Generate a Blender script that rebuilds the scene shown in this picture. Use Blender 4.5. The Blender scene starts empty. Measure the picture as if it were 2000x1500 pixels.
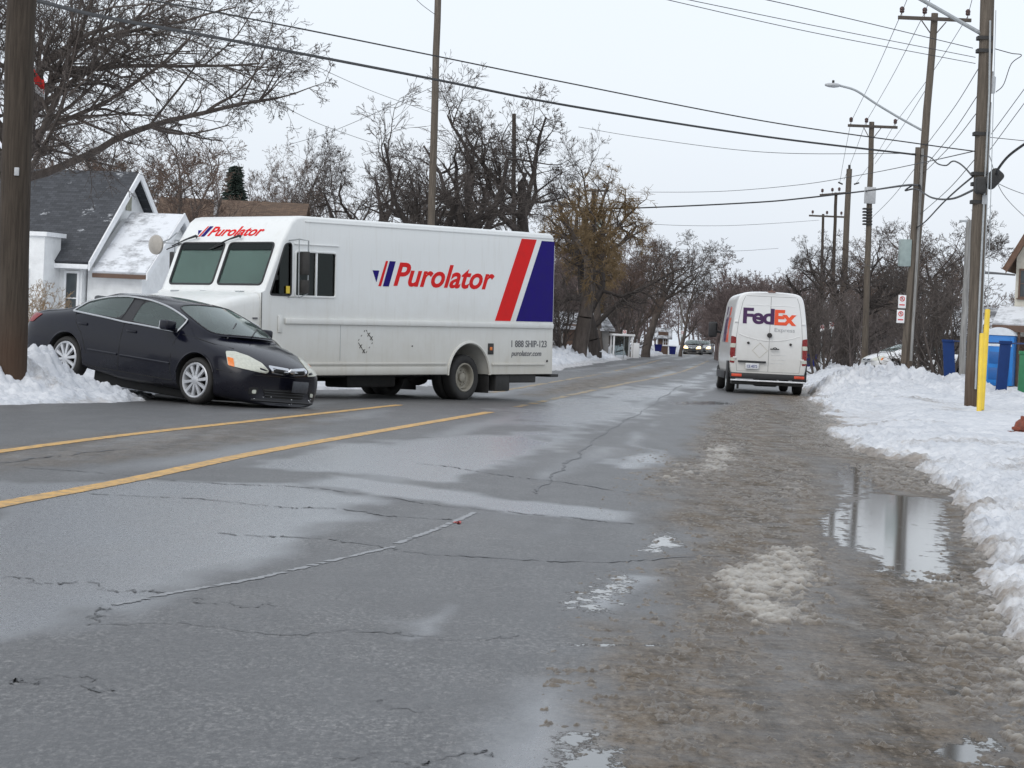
import bpy, bmesh, math, random
import numpy as np
from math import sin, cos, pi, radians, sqrt, atan, atan2
from mathutils import Vector, Matrix, Quaternion
from mathutils.bvhtree import BVHTree

SC = bpy.context.scene
COL = SC.collection
rnd = random.Random(7)
V = Vector

# ------------------------------------------------------------------ camera
FPX, CAMH, ROLL, YH = 4650., 1.33, radians(2.7), 650.
PITCH = atan((750 - YH) / FPX)
FW = V((0, cos(PITCH), -sin(PITCH)))
UP0 = V((0, sin(PITCH), cos(PITCH)))
RT0 = V((1, 0, 0))
RT = RT0 * cos(ROLL) + UP0 * sin(ROLL)
UP = UP0 * cos(ROLL) - RT0 * sin(ROLL)
EYE = V((0, 0, CAMH))
cam_d = bpy.data.cameras.new('camera')
cam = bpy.data.objects.new('camera', cam_d)
COL.objects.link(cam)
m = Matrix.Identity(4)
for i in range(3):
    m[i][0], m[i][1], m[i][2], m[i][3] = RT[i], UP[i], -FW[i], EYE[i]
cam.matrix_world = m
cam_d.sensor_width = 36
cam_d.lens = FPX / 2000 * 36
cam_d.clip_start = 0.5
cam_d.clip_end = 6000
SC.camera = cam


def ray(x, y):
    return FW + RT * ((x - 1000) / FPX) + UP * ((750 - y) / FPX)


def G(x, y, z=0.):
    """the spot of the ground (height z) the survey photo shows at x, y"""
    d = ray(x, y)
    return EYE + d * ((z - CAMH) / d.z)


def P(x, y, Y):
    d = ray(x, y)
    return EYE + d * (Y / d.y)


# ------------------------------------------------------------------ tagging
def tag(o, label=None, cat=None, group=None, kind=None):
    if label: o['label'] = label
    if cat: o['category'] = cat
    if group: o['group'] = group
    if kind: o['kind'] = kind
    return o


def thing(name, label, cat, loc=(0, 0, 0), rotz=0., group=None, matrix=None):
    o = bpy.data.objects.new(name, None)
    COL.objects.link(o)
    if matrix is not None:
        o.matrix_world = matrix
    else:
        o.location = loc
        o.rotation_euler = (0, 0, rotz)
    o.empty_display_size = .2
    return tag(o, label, cat, group)


def part_empty(name, parent, loc=(0, 0, 0)):
    o = bpy.data.objects.new(name, None)
    COL.objects.link(o)
    o.parent = parent
    o.location = loc
    return o


def copy_tree(o, parent=None, swap=None):
    c = o.copy()
    if swap and o.type == 'MESH' and any(mm and mm.name in swap for mm in o.data.materials):
        c.data = o.data.copy()
        for i, mm in enumerate(c.data.materials):
            if mm and mm.name in swap:
                c.data.materials[i] = swap[mm.name]
    COL.objects.link(c)
    c.parent = parent
    for ch in o.children:
        copy_tree(ch, c, swap)
    return c


# ------------------------------------------------------------------ mesh kit
class MB:
    def __init__(s):
        s.v, s.f, s.m = [], [], []
        s.cm = 0

    def add(s, vs, fs):
        o = len(s.v)
        s.v += [tuple(p) for p in vs]
        for f in fs:
            s.f.append(tuple(i + o for i in f))
            s.m.append(s.cm)
        return s

    def box(s, lo, hi, M=None):
        x0, y0, z0 = lo
        x1, y1, z1 = hi
        vs = [V(p) for p in ((x0, y0, z0), (x1, y0, z0), (x1, y1, z0), (x0, y1, z0), (x0, y0, z1), (x1, y0, z1), (x1, y1, z1), (x0, y1, z1))]
        if M is not None: vs = [M @ p for p in vs]
        return s.add(vs, [(3, 2, 1, 0), (4, 5, 6, 7), (0, 1, 5, 4), (1, 2, 6, 5), (2, 3, 7, 6), (3, 0, 4, 7)])

    def rbox(s, lo, hi, b=.01, seg=2, M=None):
        bm = bmesh.new()
        bmesh.ops.create_cube(bm, size=1)
        for v in bm.verts:
            v.co = V([lo[i] + (v.co[i] + .5) * (hi[i] - lo[i]) for i in range(3)])
        bmesh.ops.bevel(bm, geom=bm.edges[:], offset=b, segments=seg, profile=.5, affect='EDGES')
        return s.bm(bm, M)

    def bm(s, bm, M=None):
        bm.verts.index_update()
        vs = [(M @ v.co if M is not None else v.co.copy()) for v in bm.verts]
        s.add(vs, [[v.index for v in f.verts] for f in bm.faces])
        bm.free()
        return s

    def tube(s, pts, r, n=8, cap=True):
        pts = [V(p) for p in pts]
        k = len(pts)
        rs = r if isinstance(r, (list, tuple)) else [r] * k
        vs, fs = [], []
        prev = None
        for i, p in enumerate(pts):
            t = (pts[min(i + 1, k - 1)] - pts[max(i - 1, 0)]).normalized()
            a = t.orthogonal().normalized() if prev is None else (prev - t * prev.dot(t)).normalized()
            prev = a
            b = t.cross(a)
            for j in range(n):
                w = 2 * pi * j / n
                vs.append(p + (a * cos(w) + b * sin(w)) * rs[i])
        for i in range(k - 1):
            for j in range(n):
                j2 = (j + 1) % n
                fs.append((i * n + j, i * n + j2, (i + 1) * n + j2, (i + 1) * n + j))
        if cap:
            fs.append(tuple(range(n))[::-1])
            fs.append(tuple(range((k - 1) * n, k * n)))
        return s.add(vs, fs)

    def lathe(s, prof, n=24, axis='y', c=(0, 0, 0), closed=False, caps=True):
        """prof: (radius, along axis)"""
        c = V(c)
        vs, fs = [], []
        for (r, h) in prof:
            for j in range(n):
                w = 2 * pi * j / n
                a, b = r * cos(w), r * sin(w)
                q = {'y': (a, h, b), 'z': (a, b, h), 'x': (h, a, b)}[axis]
                vs.append(c + V(q))
        k = len(prof)
        for i in range(k if closed else k - 1):
            i2 = (i + 1) % k
            for j in range(n):
                j2 = (j + 1) % n
                fs.append((i * n + j, i * n + j2, i2 * n + j2, i2 * n + j))
        if not closed and caps:
            if prof[0][0] > 1e-4: fs.append(tuple(range(n))[::-1])
            if prof[-1][0] > 1e-4: fs.append(tuple(range((k - 1) * n, k * n)))
        return s.add(vs, fs)

    def prism(s, poly, d, M=None):
        """poly: 3D points, d: extrusion vector"""
        d = V(d)
        n = len(poly)
        vs = [V(p) for p in poly] + [V(p) + d for p in poly]
        if M is not None: vs = [M @ p for p in vs]
        fs = [tuple(range(n))[::-1], tuple(range(n, 2 * n))]
        fs += [(i, (i + 1) % n, n + (i + 1) % n, n + i) for i in range(n)]
        return s.add(vs, fs)

    def quad(s, a, b, c, d):
        return s.add([a, b, c, d], [(0, 1, 2, 3)])

    def mesh(s, name, mats, smooth=True, ang=35, fix=True):
        me = bpy.data.meshes.new(name)
        me.from_pydata(s.v, [], s.f)
        for mm in (mats if isinstance(mats, (list, tuple)) else [mats]): me.materials.append(mm)
        if s.m and max(s.m): me.polygons.foreach_set('material_index', s.m)
        if fix:
            bm = bmesh.new()
            bm.from_mesh(me)
            bmesh.ops.recalc_face_normals(bm, faces=bm.faces[:])
            bm.to_mesh(me)
            bm.free()
        if smooth:
            me.polygons.foreach_set('use_smooth', [True] * len(me.polygons))
            me.set_sharp_from_angle(angle=radians(ang))
        me.update()
        return me

    def build(s, name, mats, parent=None, smooth=True, ang=35, fix=True):
        return link(name, s.mesh(name, mats, smooth, ang, fix), parent)


def link(name, me, parent=None):
    o = bpy.data.objects.new(name, me)
    COL.objects.link(o)
    if parent is not None: o.parent = parent
    return o


def np_mesh(name, verts, quads, mat, smooth=True, attrs=None):
    me = bpy.data.meshes.new(name)
    verts = np.asarray(verts, np.float32)
    quads = np.asarray(quads, np.int32)
    me.vertices.add(len(verts))
    me.vertices.foreach_set('co', verts.ravel())
    me.loops.add(quads.size)
    me.loops.foreach_set('vertex_index', quads.ravel())
    me.polygons.add(len(quads))
    me.polygons.foreach_set('loop_start', np.arange(len(quads), dtype=np.int32) * quads.shape[1])
    me.polygons.foreach_set('loop_total', np.full(len(quads), quads.shape[1], np.int32))
    if smooth: me.polygons.foreach_set('use_smooth', np.ones(len(quads), bool))
    me.materials.append(mat)
    for k, a in (attrs or {}).items():
        at = me.attributes.new(k, 'FLOAT', 'POINT')
        at.data.foreach_set('value', np.asarray(a, np.float32).ravel())
    me.update()
    me.validate()
    return me


def evaluated(me, mods):
    """apply modifiers (set up by mods(obj)) and return the result"""
    o = bpy.data.objects.new('tmp', me)
    COL.objects.link(o)
    extra = mods(o)
    dg = bpy.context.evaluated_depsgraph_get()
    dg.update()
    out = bpy.data.meshes.new_from_object(o.evaluated_get(dg), preserve_all_data_layers=True, depsgraph=dg)
    bpy.data.objects.remove(o)
    for e in extra or []: bpy.data.objects.remove(e)
    return out


def cut(me, cutters):
    def mods(o):
        ex = []
        for c in cutters:
            k = bpy.data.objects.new('cut', c)
            COL.objects.link(k)
            ex.append(k)
            b = o.modifiers.new('b', 'BOOLEAN')
            b.operation = 'DIFFERENCE'
            b.object = k
            b.solver = 'EXACT'
            b.material_mode = 'INDEX'
        return ex
    return evaluated(me, mods)


def text_mesh(body, w, h, mat, shear=0., offset=0., depth=.004, name='lettering', space=1.0):
    """flat lettering in the x-z plane, facing -y, lower left corner at the origin, fitted to w x h"""
    cu = bpy.data.curves.new('t', 'FONT')
    cu.body = body
    cu.size = 1
    cu.shear = shear
    cu.offset = offset
    cu.space_character = space
    cu.resolution_u = 4
    o = bpy.data.objects.new('t', cu)
    COL.objects.link(o)
    dg = bpy.context.evaluated_depsgraph_get()
    dg.update()
    me = bpy.data.meshes.new_from_object(o.evaluated_get(dg))
    bpy.data.objects.remove(o)
    n = len(me.vertices)
    co = np.empty(n * 3, np.float32)
    me.vertices.foreach_get('co', co)
    co = co.reshape(-1, 3)
    lo, hi = co.min(0), co.max(0)
    x = (co[:, 0] - lo[0]) / (hi[0] - lo[0]) * w
    z = (co[:, 1] - lo[1]) / (hi[1] - lo[1]) * h
    me.vertices.foreach_set('co', np.stack([x, np.zeros(n), z], 1).astype(np.float32).ravel())
    me.materials.clear()
    me.materials.append(mat)
    me.name = name
    bm = bmesh.new()
    bm.from_mesh(me)
    r = bmesh.ops.extrude_face_region(bm, geom=bm.faces[:])
    bmesh.ops.translate(bm, verts=[g for g in r['geom'] if isinstance(g, bmesh.types.BMVert)], vec=(0, -depth, 0))
    for f in bm.faces: f.smooth = False
    bm.to_mesh(me)
    bm.free()
    return me


def place(name, me, parent, M):
    o = link(name, me, parent)
    o.matrix_local = M
    return o


def frame_matrix(o, ex, ey, ez):
    m = Matrix.Identity(4)
    for i in range(3):
        m[i][0], m[i][1], m[i][2], m[i][3] = ex[i], ey[i], ez[i], o[i]
    return m


def T(x, y, z): return Matrix.Translation((x, y, z))


def rpoly(pts, r=.05, seg=4):
    """round the corners of a 2D polygon"""
    out = []
    n = len(pts)
    for i in range(n):
        a, b, c = V(pts[i - 1]), V(pts[i]), V(pts[(i + 1) % n])
        rr = min(r, (a - b).length * .45, (c - b).length * .45)
        p, q = b + (a - b).normalized() * rr, b + (c - b).normalized() * rr
        for k in range(seg + 1):
            t = k / seg
            out.append(tuple(p * (1 - t) ** 2 + b * 2 * t * (1 - t) + q * t * t))
    return out


def spline(pts, per=8):
    pts = [V(p) for p in pts]
    if len(pts) < 3:
        return [pts[0].lerp(pts[-1], i / per) for i in range(per + 1)]
    out = []
    q = [pts[0] * 2 - pts[1]] + pts + [pts[-1] * 2 - pts[-2]]
    for i in range(1, len(q) - 2):
        for k in range(per):
            t = k / per
            a, b, c, d = q[i - 1], q[i], q[i + 1], q[i + 2]
            out.append(.5 * ((2 * b) + (c - a) * t + (2 * a - 5 * b + 4 * c - d) * t * t + (3 * b - a - 3 * c + d) * t ** 3))
    out.append(pts[-1])
    return out


# ------------------------------------------------------------------ noise
def _h(x, y, s):
    h = (x.astype(np.int64) * 374761393 + y.astype(np.int64) * 668265263 + s * 974634777) & 0xffffffff
    h = ((h ^ (h >> 13)) * 1274126177) & 0xffffffff
    return ((h ^ (h >> 16)) & 0xffff) / 65535.


def vn(x, y, s=0):
    xi, yi = np.floor(x), np.floor(y)
    fx, fy = x - xi, y - yi
    fx = fx * fx * fx * (fx * (fx * 6 - 15) + 10)
    fy = fy * fy * fy * (fy * (fy * 6 - 15) + 10)
    a, b, c, d = _h(xi, yi, s), _h(xi + 1, yi, s), _h(xi, yi + 1, s), _h(xi + 1, yi + 1, s)
    return (a * (1 - fx) + b * fx) * (1 - fy) + (c * (1 - fx) + d * fx) * fy


def fbm(x, y, s=0, o=4, g=.5):
    t, a, n = 0, 1, 0
    for i in range(o):
        t = t + a * vn(x * 2 ** i + 17.3 * i, y * 2 ** i - 9.1 * i, s + i)
        n += a
        a *= g
    return t / n


def clods(x, y, f, s=0, lo=.25, hi=.62):
    """rounded lumps: domes of random size, 0..1"""
    x, y = x * f, y * f
    xi, yi = np.floor(x), np.floor(y)
    best = np.zeros_like(x)
    for i in (-1, 0, 1):
        for j in (-1, 0, 1):
            cx, cy = xi + i, yi + j
            px, py = cx + _h(cx, cy, s), cy + _h(cx, cy, s + 1)
            r = lo + (hi - lo) * _h(cx, cy, s + 2)
            d2 = ((x - px) ** 2 + (y - py) ** 2) / (r * r)
            best = np.maximum(best, r / hi * np.sqrt(np.clip(1 - d2, 0, 1)))
    return best


def sstep(a, b, x):
    t = np.clip((x - a) / (b - a), 0, 1)
    return t * t * (3 - 2 * t)


def sdf(x, y, poly):
    """distance to a polygon, positive inside"""
    d = np.full(x.shape, 1e9)
    ins = np.zeros(x.shape, bool)
    n = len(poly)
    for i in range(n):
        ax, ay = poly[i][0], poly[i][1]
        bx, by = poly[(i + 1) % n][0], poly[(i + 1) % n][1]
        ex, ey = bx - ax, by - ay
        t = np.clip(((x - ax) * ex + (y - ay) * ey) / (ex * ex + ey * ey + 1e-12), 0, 1)
        d = np.minimum(d, np.hypot(x - ax - t * ex, y - ay - t * ey))
        c = (ay > y) != (by > y)
        xx = ex * (y - ay) / (by - ay + 1e-12) + ax
        ins ^= c & (x < xx)
    return np.where(ins, d, -d)


def line_d(x, y, pts):
    d = np.full(x.shape, 1e9)
    for i in range(len(pts) - 1):
        ax, ay, bx, by = pts[i][0], pts[i][1], pts[i + 1][0], pts[i + 1][1]
        ex, ey = bx - ax, by - ay
        t = np.clip(((x - ax) * ex + (y - ay) * ey) / (ex * ex + ey * ey + 1e-12), 0, 1)
        d = np.minimum(d, np.hypot(x - ax - t * ex, y - ay - t * ey))
    return d


def grid_quads(nr, nc):
    i = np.arange(nr - 1)[:, None] * nc + np.arange(nc - 1)[None, :]
    return np.stack([i, i + 1, i + nc + 1, i + nc], -1).reshape(-1, 4)


# ------------------------------------------------------------------ materials
class NT:
    """tiny node-tree helper"""
    def __init__(s, name):
        s.mat = bpy.data.materials.new(name)
        s.mat.use_nodes = True
        s.t = s.mat.node_tree
        s.b = s.t.nodes['Principled BSDF']
        s.out = s.t.nodes['Material Output']

    def n(s, typ, **kw):
        nd = s.t.nodes.new(typ)
        for k, v in kw.items():
            if k == 'inp':
                for a, b in v.items():
                    if hasattr(b, 'is_linked') or isinstance(b, bpy.types.NodeSocket): s.t.links.new(b, nd.inputs[a])
                    else: nd.inputs[a].default_value = b
            else: setattr(nd, k, v)
        return nd

    def l(s, a, b): s.t.links.new(a, b)

    def coord(s, scale=(1, 1, 1), kind='Object'):
        tc = s.n('ShaderNodeTexCoord')
        mp = s.n('ShaderNodeMapping', inp={'Vector': tc.outputs[kind], 'Scale': scale})
        return mp.outputs[0]

    def noise(s, vec, scale, detail=4, rough=.55, dist=0.):
        return s.n('ShaderNodeTexNoise', inp={'Vector': vec, 'Scale': scale, 'Detail': detail, 'Roughness': rough, 'Distortion': dist}).outputs[0]

    def ramp(s, f, stops):
        r = s.n('ShaderNodeValToRGB', inp={'Fac': f})
        el = r.color_ramp.elements
        while len(el) < len(stops): el.new(.5)
        for e, (p, c) in zip(el, stops):
            e.position = p
            e.color = c if len(c) == 4 else (*c, 1)
        return r.outputs[0]

    def val(s, f, a, b, lo=0., hi=1.):
        return s.n('ShaderNodeMapRange', inp={'Value': f, 'From Min': a, 'From Max': b, 'To Min': lo, 'To Max': hi}).outputs[0]

    def mix(s, f, a, b, mode='MIX'):
        nd = s.n('ShaderNodeMix', data_type='RGBA', blend_type=mode)
        for k, x in ((0, f), (6, a), (7, b)):
            if isinstance(x, bpy.types.NodeSocket): s.l(x, nd.inputs[k])
            else: nd.inputs[k].default_value = x if k == 0 else ((*x, 1) if len(x) == 3 else x)
        return nd.outputs[2]

    def math(s, op, a, b=0., c=0.):
        nd = s.n('ShaderNodeMath', operation=op)
        for i, x in enumerate((a, b, c)):
            if isinstance(x, bpy.types.NodeSocket): s.l(x, nd.inputs[i])
            else: nd.inputs[i].default_value = x
        return nd.outputs[0]

    def bump(s, h, strength=.3, dist=.02, nrm=None):
        i = {'Height': h, 'Strength': strength, 'Distance': dist}
        if nrm is not None: i['Normal'] = nrm
        return s.n('ShaderNodeBump', inp=i).outputs[0]

    def set(s, **kw):
        names = dict(col='Base Color', rough='Roughness', metal='Metallic', nrm='Normal', spec='Specular IOR Level', emit='Emission Color',
                     estr='Emission Strength', alpha='Alpha', coat='Coat Weight', coatr='Coat Roughness', sss='Subsurface Weight', ior='IOR')
        for k, v in kw.items():
            i = s.b.inputs[names[k]]
            if isinstance(v, bpy.types.NodeSocket): s.l(v, i)
            else: i.default_value = (*v, 1) if isinstance(v, tuple) and len(v) == 3 else v
        return s


MATS = {}


def mat(name, col, rough=.6, var=.15, scale=6., bump=0., bscale=40., metal=0., stretch=(1, 1, 1), **kw):
    if name in MATS: return MATS[name]
    t = NT(name)
    c = t.coord(stretch)
    n = t.noise(c, scale, 5)
    lo = tuple(x * (1 - var) for x in col)
    hi = tuple(min(1, x * (1 + var)) for x in col)
    t.set(col=t.ramp(n, [(.3, lo), (.7, hi)]), rough=t.val(n, .3, .7, max(.02, rough - .06), min(1, rough + .06)), metal=metal, **kw)
    if bump: t.set(nrm=t.bump(t.noise(c, bscale, 4), bump, .01))
    MATS[name] = t.mat
    return t.mat


def glass(name, tint, refl=1.0, rough=.03, block=0.):
    t = NT(name)
    t.t.nodes.remove(t.b)
    c = t.coord()
    n = t.noise(c, 9., 3)
    tr = t.n('ShaderNodeBsdfTransparent', inp={'Color': (*tint, 1)})
    gl = t.n('ShaderNodeBsdfGlossy', inp={'Color': (.95, 1, .98, 1), 'Roughness': t.val(n, .3, .7, rough, rough + .05)})
    fr = t.n('ShaderNodeFresnel', inp={'IOR': 1.5})
    f = t.math('MULTIPLY', fr.outputs[0], refl)
    mx = t.n('ShaderNodeMixShader', inp={0: f, 1: tr.outputs[0], 2: gl.outputs[0]})
    if block:
        df = t.n('ShaderNodeBsdfDiffuse', inp={'Color': (.42, .55, .51, 1)})
        mx = t.n('ShaderNodeMixShader', inp={0: t.val(t.noise(c, 1.3, 2), .3, .7, block * .75, block * 1.15), 1: mx.outputs[0], 2: df.outputs[0]})
    t.l(mx.outputs[0], t.out.inputs[0])
    MATS[name] = t.mat
    return t.mat


# ------------------------------------------------------------------ light
w = bpy.data.worlds.new('World')
SC.world = w
w.use_nodes = True
nt = w.node_tree
bg = nt.nodes['Background']
sky = nt.nodes.new('ShaderNodeTexSky')
sky.sky_type = 'NISHITA'
sky.sun_disc = False
SUN_EL, SUN_ROT = radians(42), radians(-150)
sky.sun_elevation = SUN_EL
sky.sun_rotation = SUN_ROT
sky.air_density = 1.6
sky.dust_density = 4.
sky.ozone_density = 1.
hs = nt.nodes.new('ShaderNodeHueSaturation')
hs.inputs['Saturation'].default_value = .35
nt.links.new(sky.outputs[0], hs.inputs['Color'])
nt.links.new(hs.outputs[0], bg.inputs['Color'])
bg.inputs['Strength'].default_value = .05
# the cloud deck: pale, a little brighter low down, faint mottling
tc = nt.nodes.new('ShaderNodeTexCoord')
nz = nt.nodes.new('ShaderNodeTexNoise')
nz.inputs['Scale'].default_value = 2.2
nz.inputs['Detail'].default_value = 3
nt.links.new(tc.outputs['Generated'], nz.inputs['Vector'])
cr = nt.nodes.new('ShaderNodeValToRGB')
cr.color_ramp.elements[0].position, cr.color_ramp.elements[1].position = .3, .7
cr.color_ramp.elements[0].color = (.79, .865, .97, 1)
cr.color_ramp.elements[1].color = (.90, .95, 1.02, 1)
nt.links.new(nz.outputs[0], cr.inputs[0])
bg2 = nt.nodes.new('ShaderNodeBackground')
nt.links.new(cr.outputs[0], bg2.inputs['Color'])
bg2.inputs['Strength'].default_value = .86
ad = nt.nodes.new('ShaderNodeAddShader')
nt.links.new(bg.outputs[0], ad.inputs[0])
nt.links.new(bg2.outputs[0], ad.inputs[1])
nt.links.new(ad.outputs[0], nt.nodes['World Output'].inputs[0])
sl = bpy.data.lights.new('sun', 'SUN')
sl.energy = .5
sl.angle = radians(40)
sl.color = (1, .97, .93)
so = bpy.data.objects.new('sun', sl)
COL.objects.link(so)
so.rotation_euler = (radians(90) - SUN_EL, 0, radians(-30))
SC.view_settings.view_transform = 'Standard'
SC.view_settings.look = 'None'
SC.view_settings.gamma = 1
SC.view_settings.exposure = 0.
SC.cycles.max_bounces = 8
SC.cycles.transparent_max_bounces = 24
SC.cycles.use_denoising = True
# ================================================================== THE GROUND
def xy(pts): return [(p.x, p.y) for p in pts]
def gpoly(*px): return xy([G(*p) for p in px])

# ---- road surface material
def road_material():
    t = NT('wet_asphalt')
    c = t.coord()
    wet_sheen = t.n('ShaderNodeAttribute', attribute_name='wet_sheen').outputs['Fac']
    mud = t.n('ShaderNodeAttribute', attribute_name='mud').outputs['Fac']
    pud = t.n('ShaderNodeAttribute', attribute_name='puddle').outputs['Fac']
    grit = t.noise(t.coord((1, .36, 1)), 40., 5, .8)
    stone = t.n('ShaderNodeTexVoronoi', inp={'Vector': t.coord((1, .36, 1)), 'Scale': 75.}).outputs['Color']
    stv = t.n('ShaderNodeSeparateColor', inp={0: stone}).outputs[0]
    big = t.noise(c, .55, 5, .6)
    cs = t.coord((2.2, .35, 1))
    streak = t.noise(cs, 1.3, 5, .6)
    base = t.ramp(stv, [(0, (.036, .036, .037)), (.6, (.086, .086, .088)), (1., (.145, .143, .14))])
    blot = t.noise(t.coord((1, .5, 1)), 5.5, 5, .7)
    base = t.mix(t.val(blot, .35, .68, .38, 0.), base, (.04, .042, .047))
    gr2 = t.noise(t.coord((1, .50, 1)), 38., 3, .85)
    base = t.mix(t.val(gr2, .51, .64, 0., .8), base, (.29, .285, .276))
    base = t.mix(t.val(gr2, .36, .48, .92, 0.), base, (.006, .006, .007))
    base = t.mix(t.val(t.noise(c, 1.7, 6, .7), .38, .62, .45, 0.), base, (.045, .045, .047))
    base = t.mix(t.val(big, .35, .65, 0, .4), base, (.070, .071, .074))
    base = t.mix(t.math('MULTIPLY', t.math('MINIMUM', wet_sheen, 1.), .8), base, (.185, .196, .215))  # sky sheen on the wet film, painted in as a paler base colour
    mn = t.noise(c, 7., 6, .65)
    mudc = t.ramp(mn, [(.25, (.085, .064, .044)), (.6, (.155, .122, .088)), (.85, (.26, .22, .17))])
    spk = t.noise(t.coord((1, .40, 1)), 26., 4, .8)
    lng = t.noise(t.coord((2.6, .16, 1)), 1.9, 5, .65)
    mudc = t.mix(t.val(lng, .46, .62, 0., .8), mudc, (.060, .047, .034))
    mudc = t.mix(t.val(spk, .52, .64, 0., .85), mudc, (.030, .023, .016))
    mudc = t.mix(t.val(spk, .34, .46, .7, 0.), mudc, (.26, .225, .18))
    mudc = t.mix(t.val(t.noise(t.coord((1, .35, 1)), 3.1, 6, .7), .52, .7, 0., .55), mudc, (.30, .285, .26))
    mf = t.math('MULTIPLY', mud, t.val(t.noise(c, 2.3, 5, .65), .3, .55, .45, 1.))
    col = t.mix(mf, base, mudc)
    fine_pud = t.math('ADD', t.math('MULTIPLY', pud, .75), t.math('MULTIPLY', t.math('SUBTRACT', t.noise(t.coord((1.6, .8, 1)), 4.5, 7, .76), .5), 2.1))
    pm = t.math('MULTIPLY', t.val(fine_pud, .40, .50), t.val(pud, .02, .2))
    col = t.mix(pm, col, (.035, .034, .032))
    w2 = t.math('ADD', wet_sheen, t.math('MULTIPLY', t.math('SUBTRACT', streak, .5), .55))
    r = t.val(w2, -.1, 1., .50, .25)
    r = t.math('MULTIPLY_ADD', t.math('SUBTRACT', t.val(gr2, .35, .65), .5), .16, r)
    r = t.math('MULTIPLY_ADD', t.math('MULTIPLY', mf, t.val(t.noise(t.coord((1, .4, 1)), 4., 5, .7), .35, .6, -.3, 1.)), .16, r)
    r = t.math('MULTIPLY_ADD', pm, -1., r)
    r = t.math('MAXIMUM', r, .075)
    h = t.math('ADD', t.math('MULTIPLY', stv, .5), t.math('MULTIPLY', grit, .8))
    h = t.math('ADD', h, t.math('MULTIPLY', t.math('MULTIPLY', mn, mf), 3.))
    amp = t.math('MULTIPLY', t.math('SUBTRACT', 1., pm), t.val(wet_sheen, 0, 1, 1., .3))
    nr = t.bump(t.math('MULTIPLY', h, amp), .8, .010)
    t.set(col=col, rough=r, nrm=nr, spec=t.math('MULTIPLY_ADD', t.math('MULTIPLY', mf, t.math('SUBTRACT', 1., pm)), -.44, .5))
    return t.mat

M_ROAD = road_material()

def snow_material(name, dirty):
    t = NT(name)
    c = t.coord()
    att = t.n('ShaderNodeAttribute', attribute_name='dirt').outputs['Fac']
    n1 = t.noise(c, 5., 6, .65)
    n2 = t.noise(c, 30., 4, .6)
    n0 = t.noise(c, .9, 5, .65)
    white = t.ramp(t.math('MULTIPLY_ADD', t.math('SUBTRACT', n0, .5), 1.1, n1), [(.3, (.50, .52, .555)), (.7, (.66, .67, .69))])
    brown = t.ramp(n1, [(.25, (.10, .08, .06)), (.6, (.26, .22, .18)), (.85, (.5, .46, .41))])
    d = t.math('ADD', att, t.math('MULTIPLY', t.math('SUBTRACT', t.noise(c, 11., 5, .7), .55), 1.25))
    d = t.math('ADD', d, t.val(t.noise(c, 27., 4, .75), .63, .75, 0., .38))
    col = t.mix(t.val(d, .15, .75, 0, dirty), white, brown)
    t.set(col=col, rough=.75, spec=.25, nrm=t.bump(t.math('ADD', n1, t.math('MULTIPLY', n2, .5)), .6, .03))
    return t.mat

M_SNOW = snow_material('snow', .85)

# ---- far ground sheet reaching the horizon
gm = mat('field_snow', (.62, .63, .65), .8, .12, .08, .4, 2.)
g = MB()
R = [(-3000, -40), (3000, -40), (3000, 4500), (-3000, 4500)]
g.add([(x, y, -.12) for x, y in R], [(0, 1, 2, 3)])
tag(g.build('ground', gm), kind='structure')

# ---- road sheet with its wet, muddy and flooded stretches
nr, nc = 1000, 420
Yv = 4.2 * (330 / 4.2) ** np.linspace(0, 1, nr)
s = np.linspace(-1, 1, nc)
YY = np.repeat(Yv[:, None], nc, 1)
XX = .07 * YY + s[None, :] * (.27 * YY + 2.5)

rcurb_px = [(2060, 1600), (2000, 1449), (1962, 1338), (1942, 1267), (1912, 1181), (1891, 1145), (1876, 1064), (1861, 993), (1800, 937), (1752, 902), (1672, 892), (1634, 867), (1622, 841), (1603, 806), (1573, 770)]
rc = [G(*p) for p in rcurb_px]
rc = [(rc[0].x - .3, 0.)] + [(p.x, p.y) for p in rc] + [(9.6, 80.), (13.9, 120.), (21.8, 200.), (31., 300.), (41., 400.)]
rc.sort(key=lambda p: p[1])
RCY, RCX = [p[1] for p in rc], [p[0] for p in rc]
def curb_x(y): return np.interp(y, RCY, RCX)

off = curb_x(YY) - XX
n_b = fbm(XX * .9, YY * .25, 3, 4)
n_f = fbm(XX * 3., YY * 1.1, 9, 4)
def soft(poly, w):
    return sstep(-w, w, sdf(XX, YY, poly) + (n_f - .5) * 2.2 * w + (n_b - .5) * 2.4 * w)
# smooth wet film in sheets, its sky sheen painted into the road colour as a paler tone
wet_sheen = np.zeros_like(XX)
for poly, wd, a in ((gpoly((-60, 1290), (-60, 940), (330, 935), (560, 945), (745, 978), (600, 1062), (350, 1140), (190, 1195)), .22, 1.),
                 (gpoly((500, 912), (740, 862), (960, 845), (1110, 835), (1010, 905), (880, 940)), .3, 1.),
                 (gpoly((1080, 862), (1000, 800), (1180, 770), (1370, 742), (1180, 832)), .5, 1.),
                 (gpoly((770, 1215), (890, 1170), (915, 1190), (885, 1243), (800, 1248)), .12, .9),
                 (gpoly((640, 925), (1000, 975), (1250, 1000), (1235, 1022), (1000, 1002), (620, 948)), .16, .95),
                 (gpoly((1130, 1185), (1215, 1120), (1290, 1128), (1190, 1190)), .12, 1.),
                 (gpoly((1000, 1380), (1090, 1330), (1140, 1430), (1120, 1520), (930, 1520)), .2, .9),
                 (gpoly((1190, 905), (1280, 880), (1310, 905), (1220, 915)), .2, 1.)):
    wet_sheen = np.maximum(wet_sheen, soft(poly, wd) * a)
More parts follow.
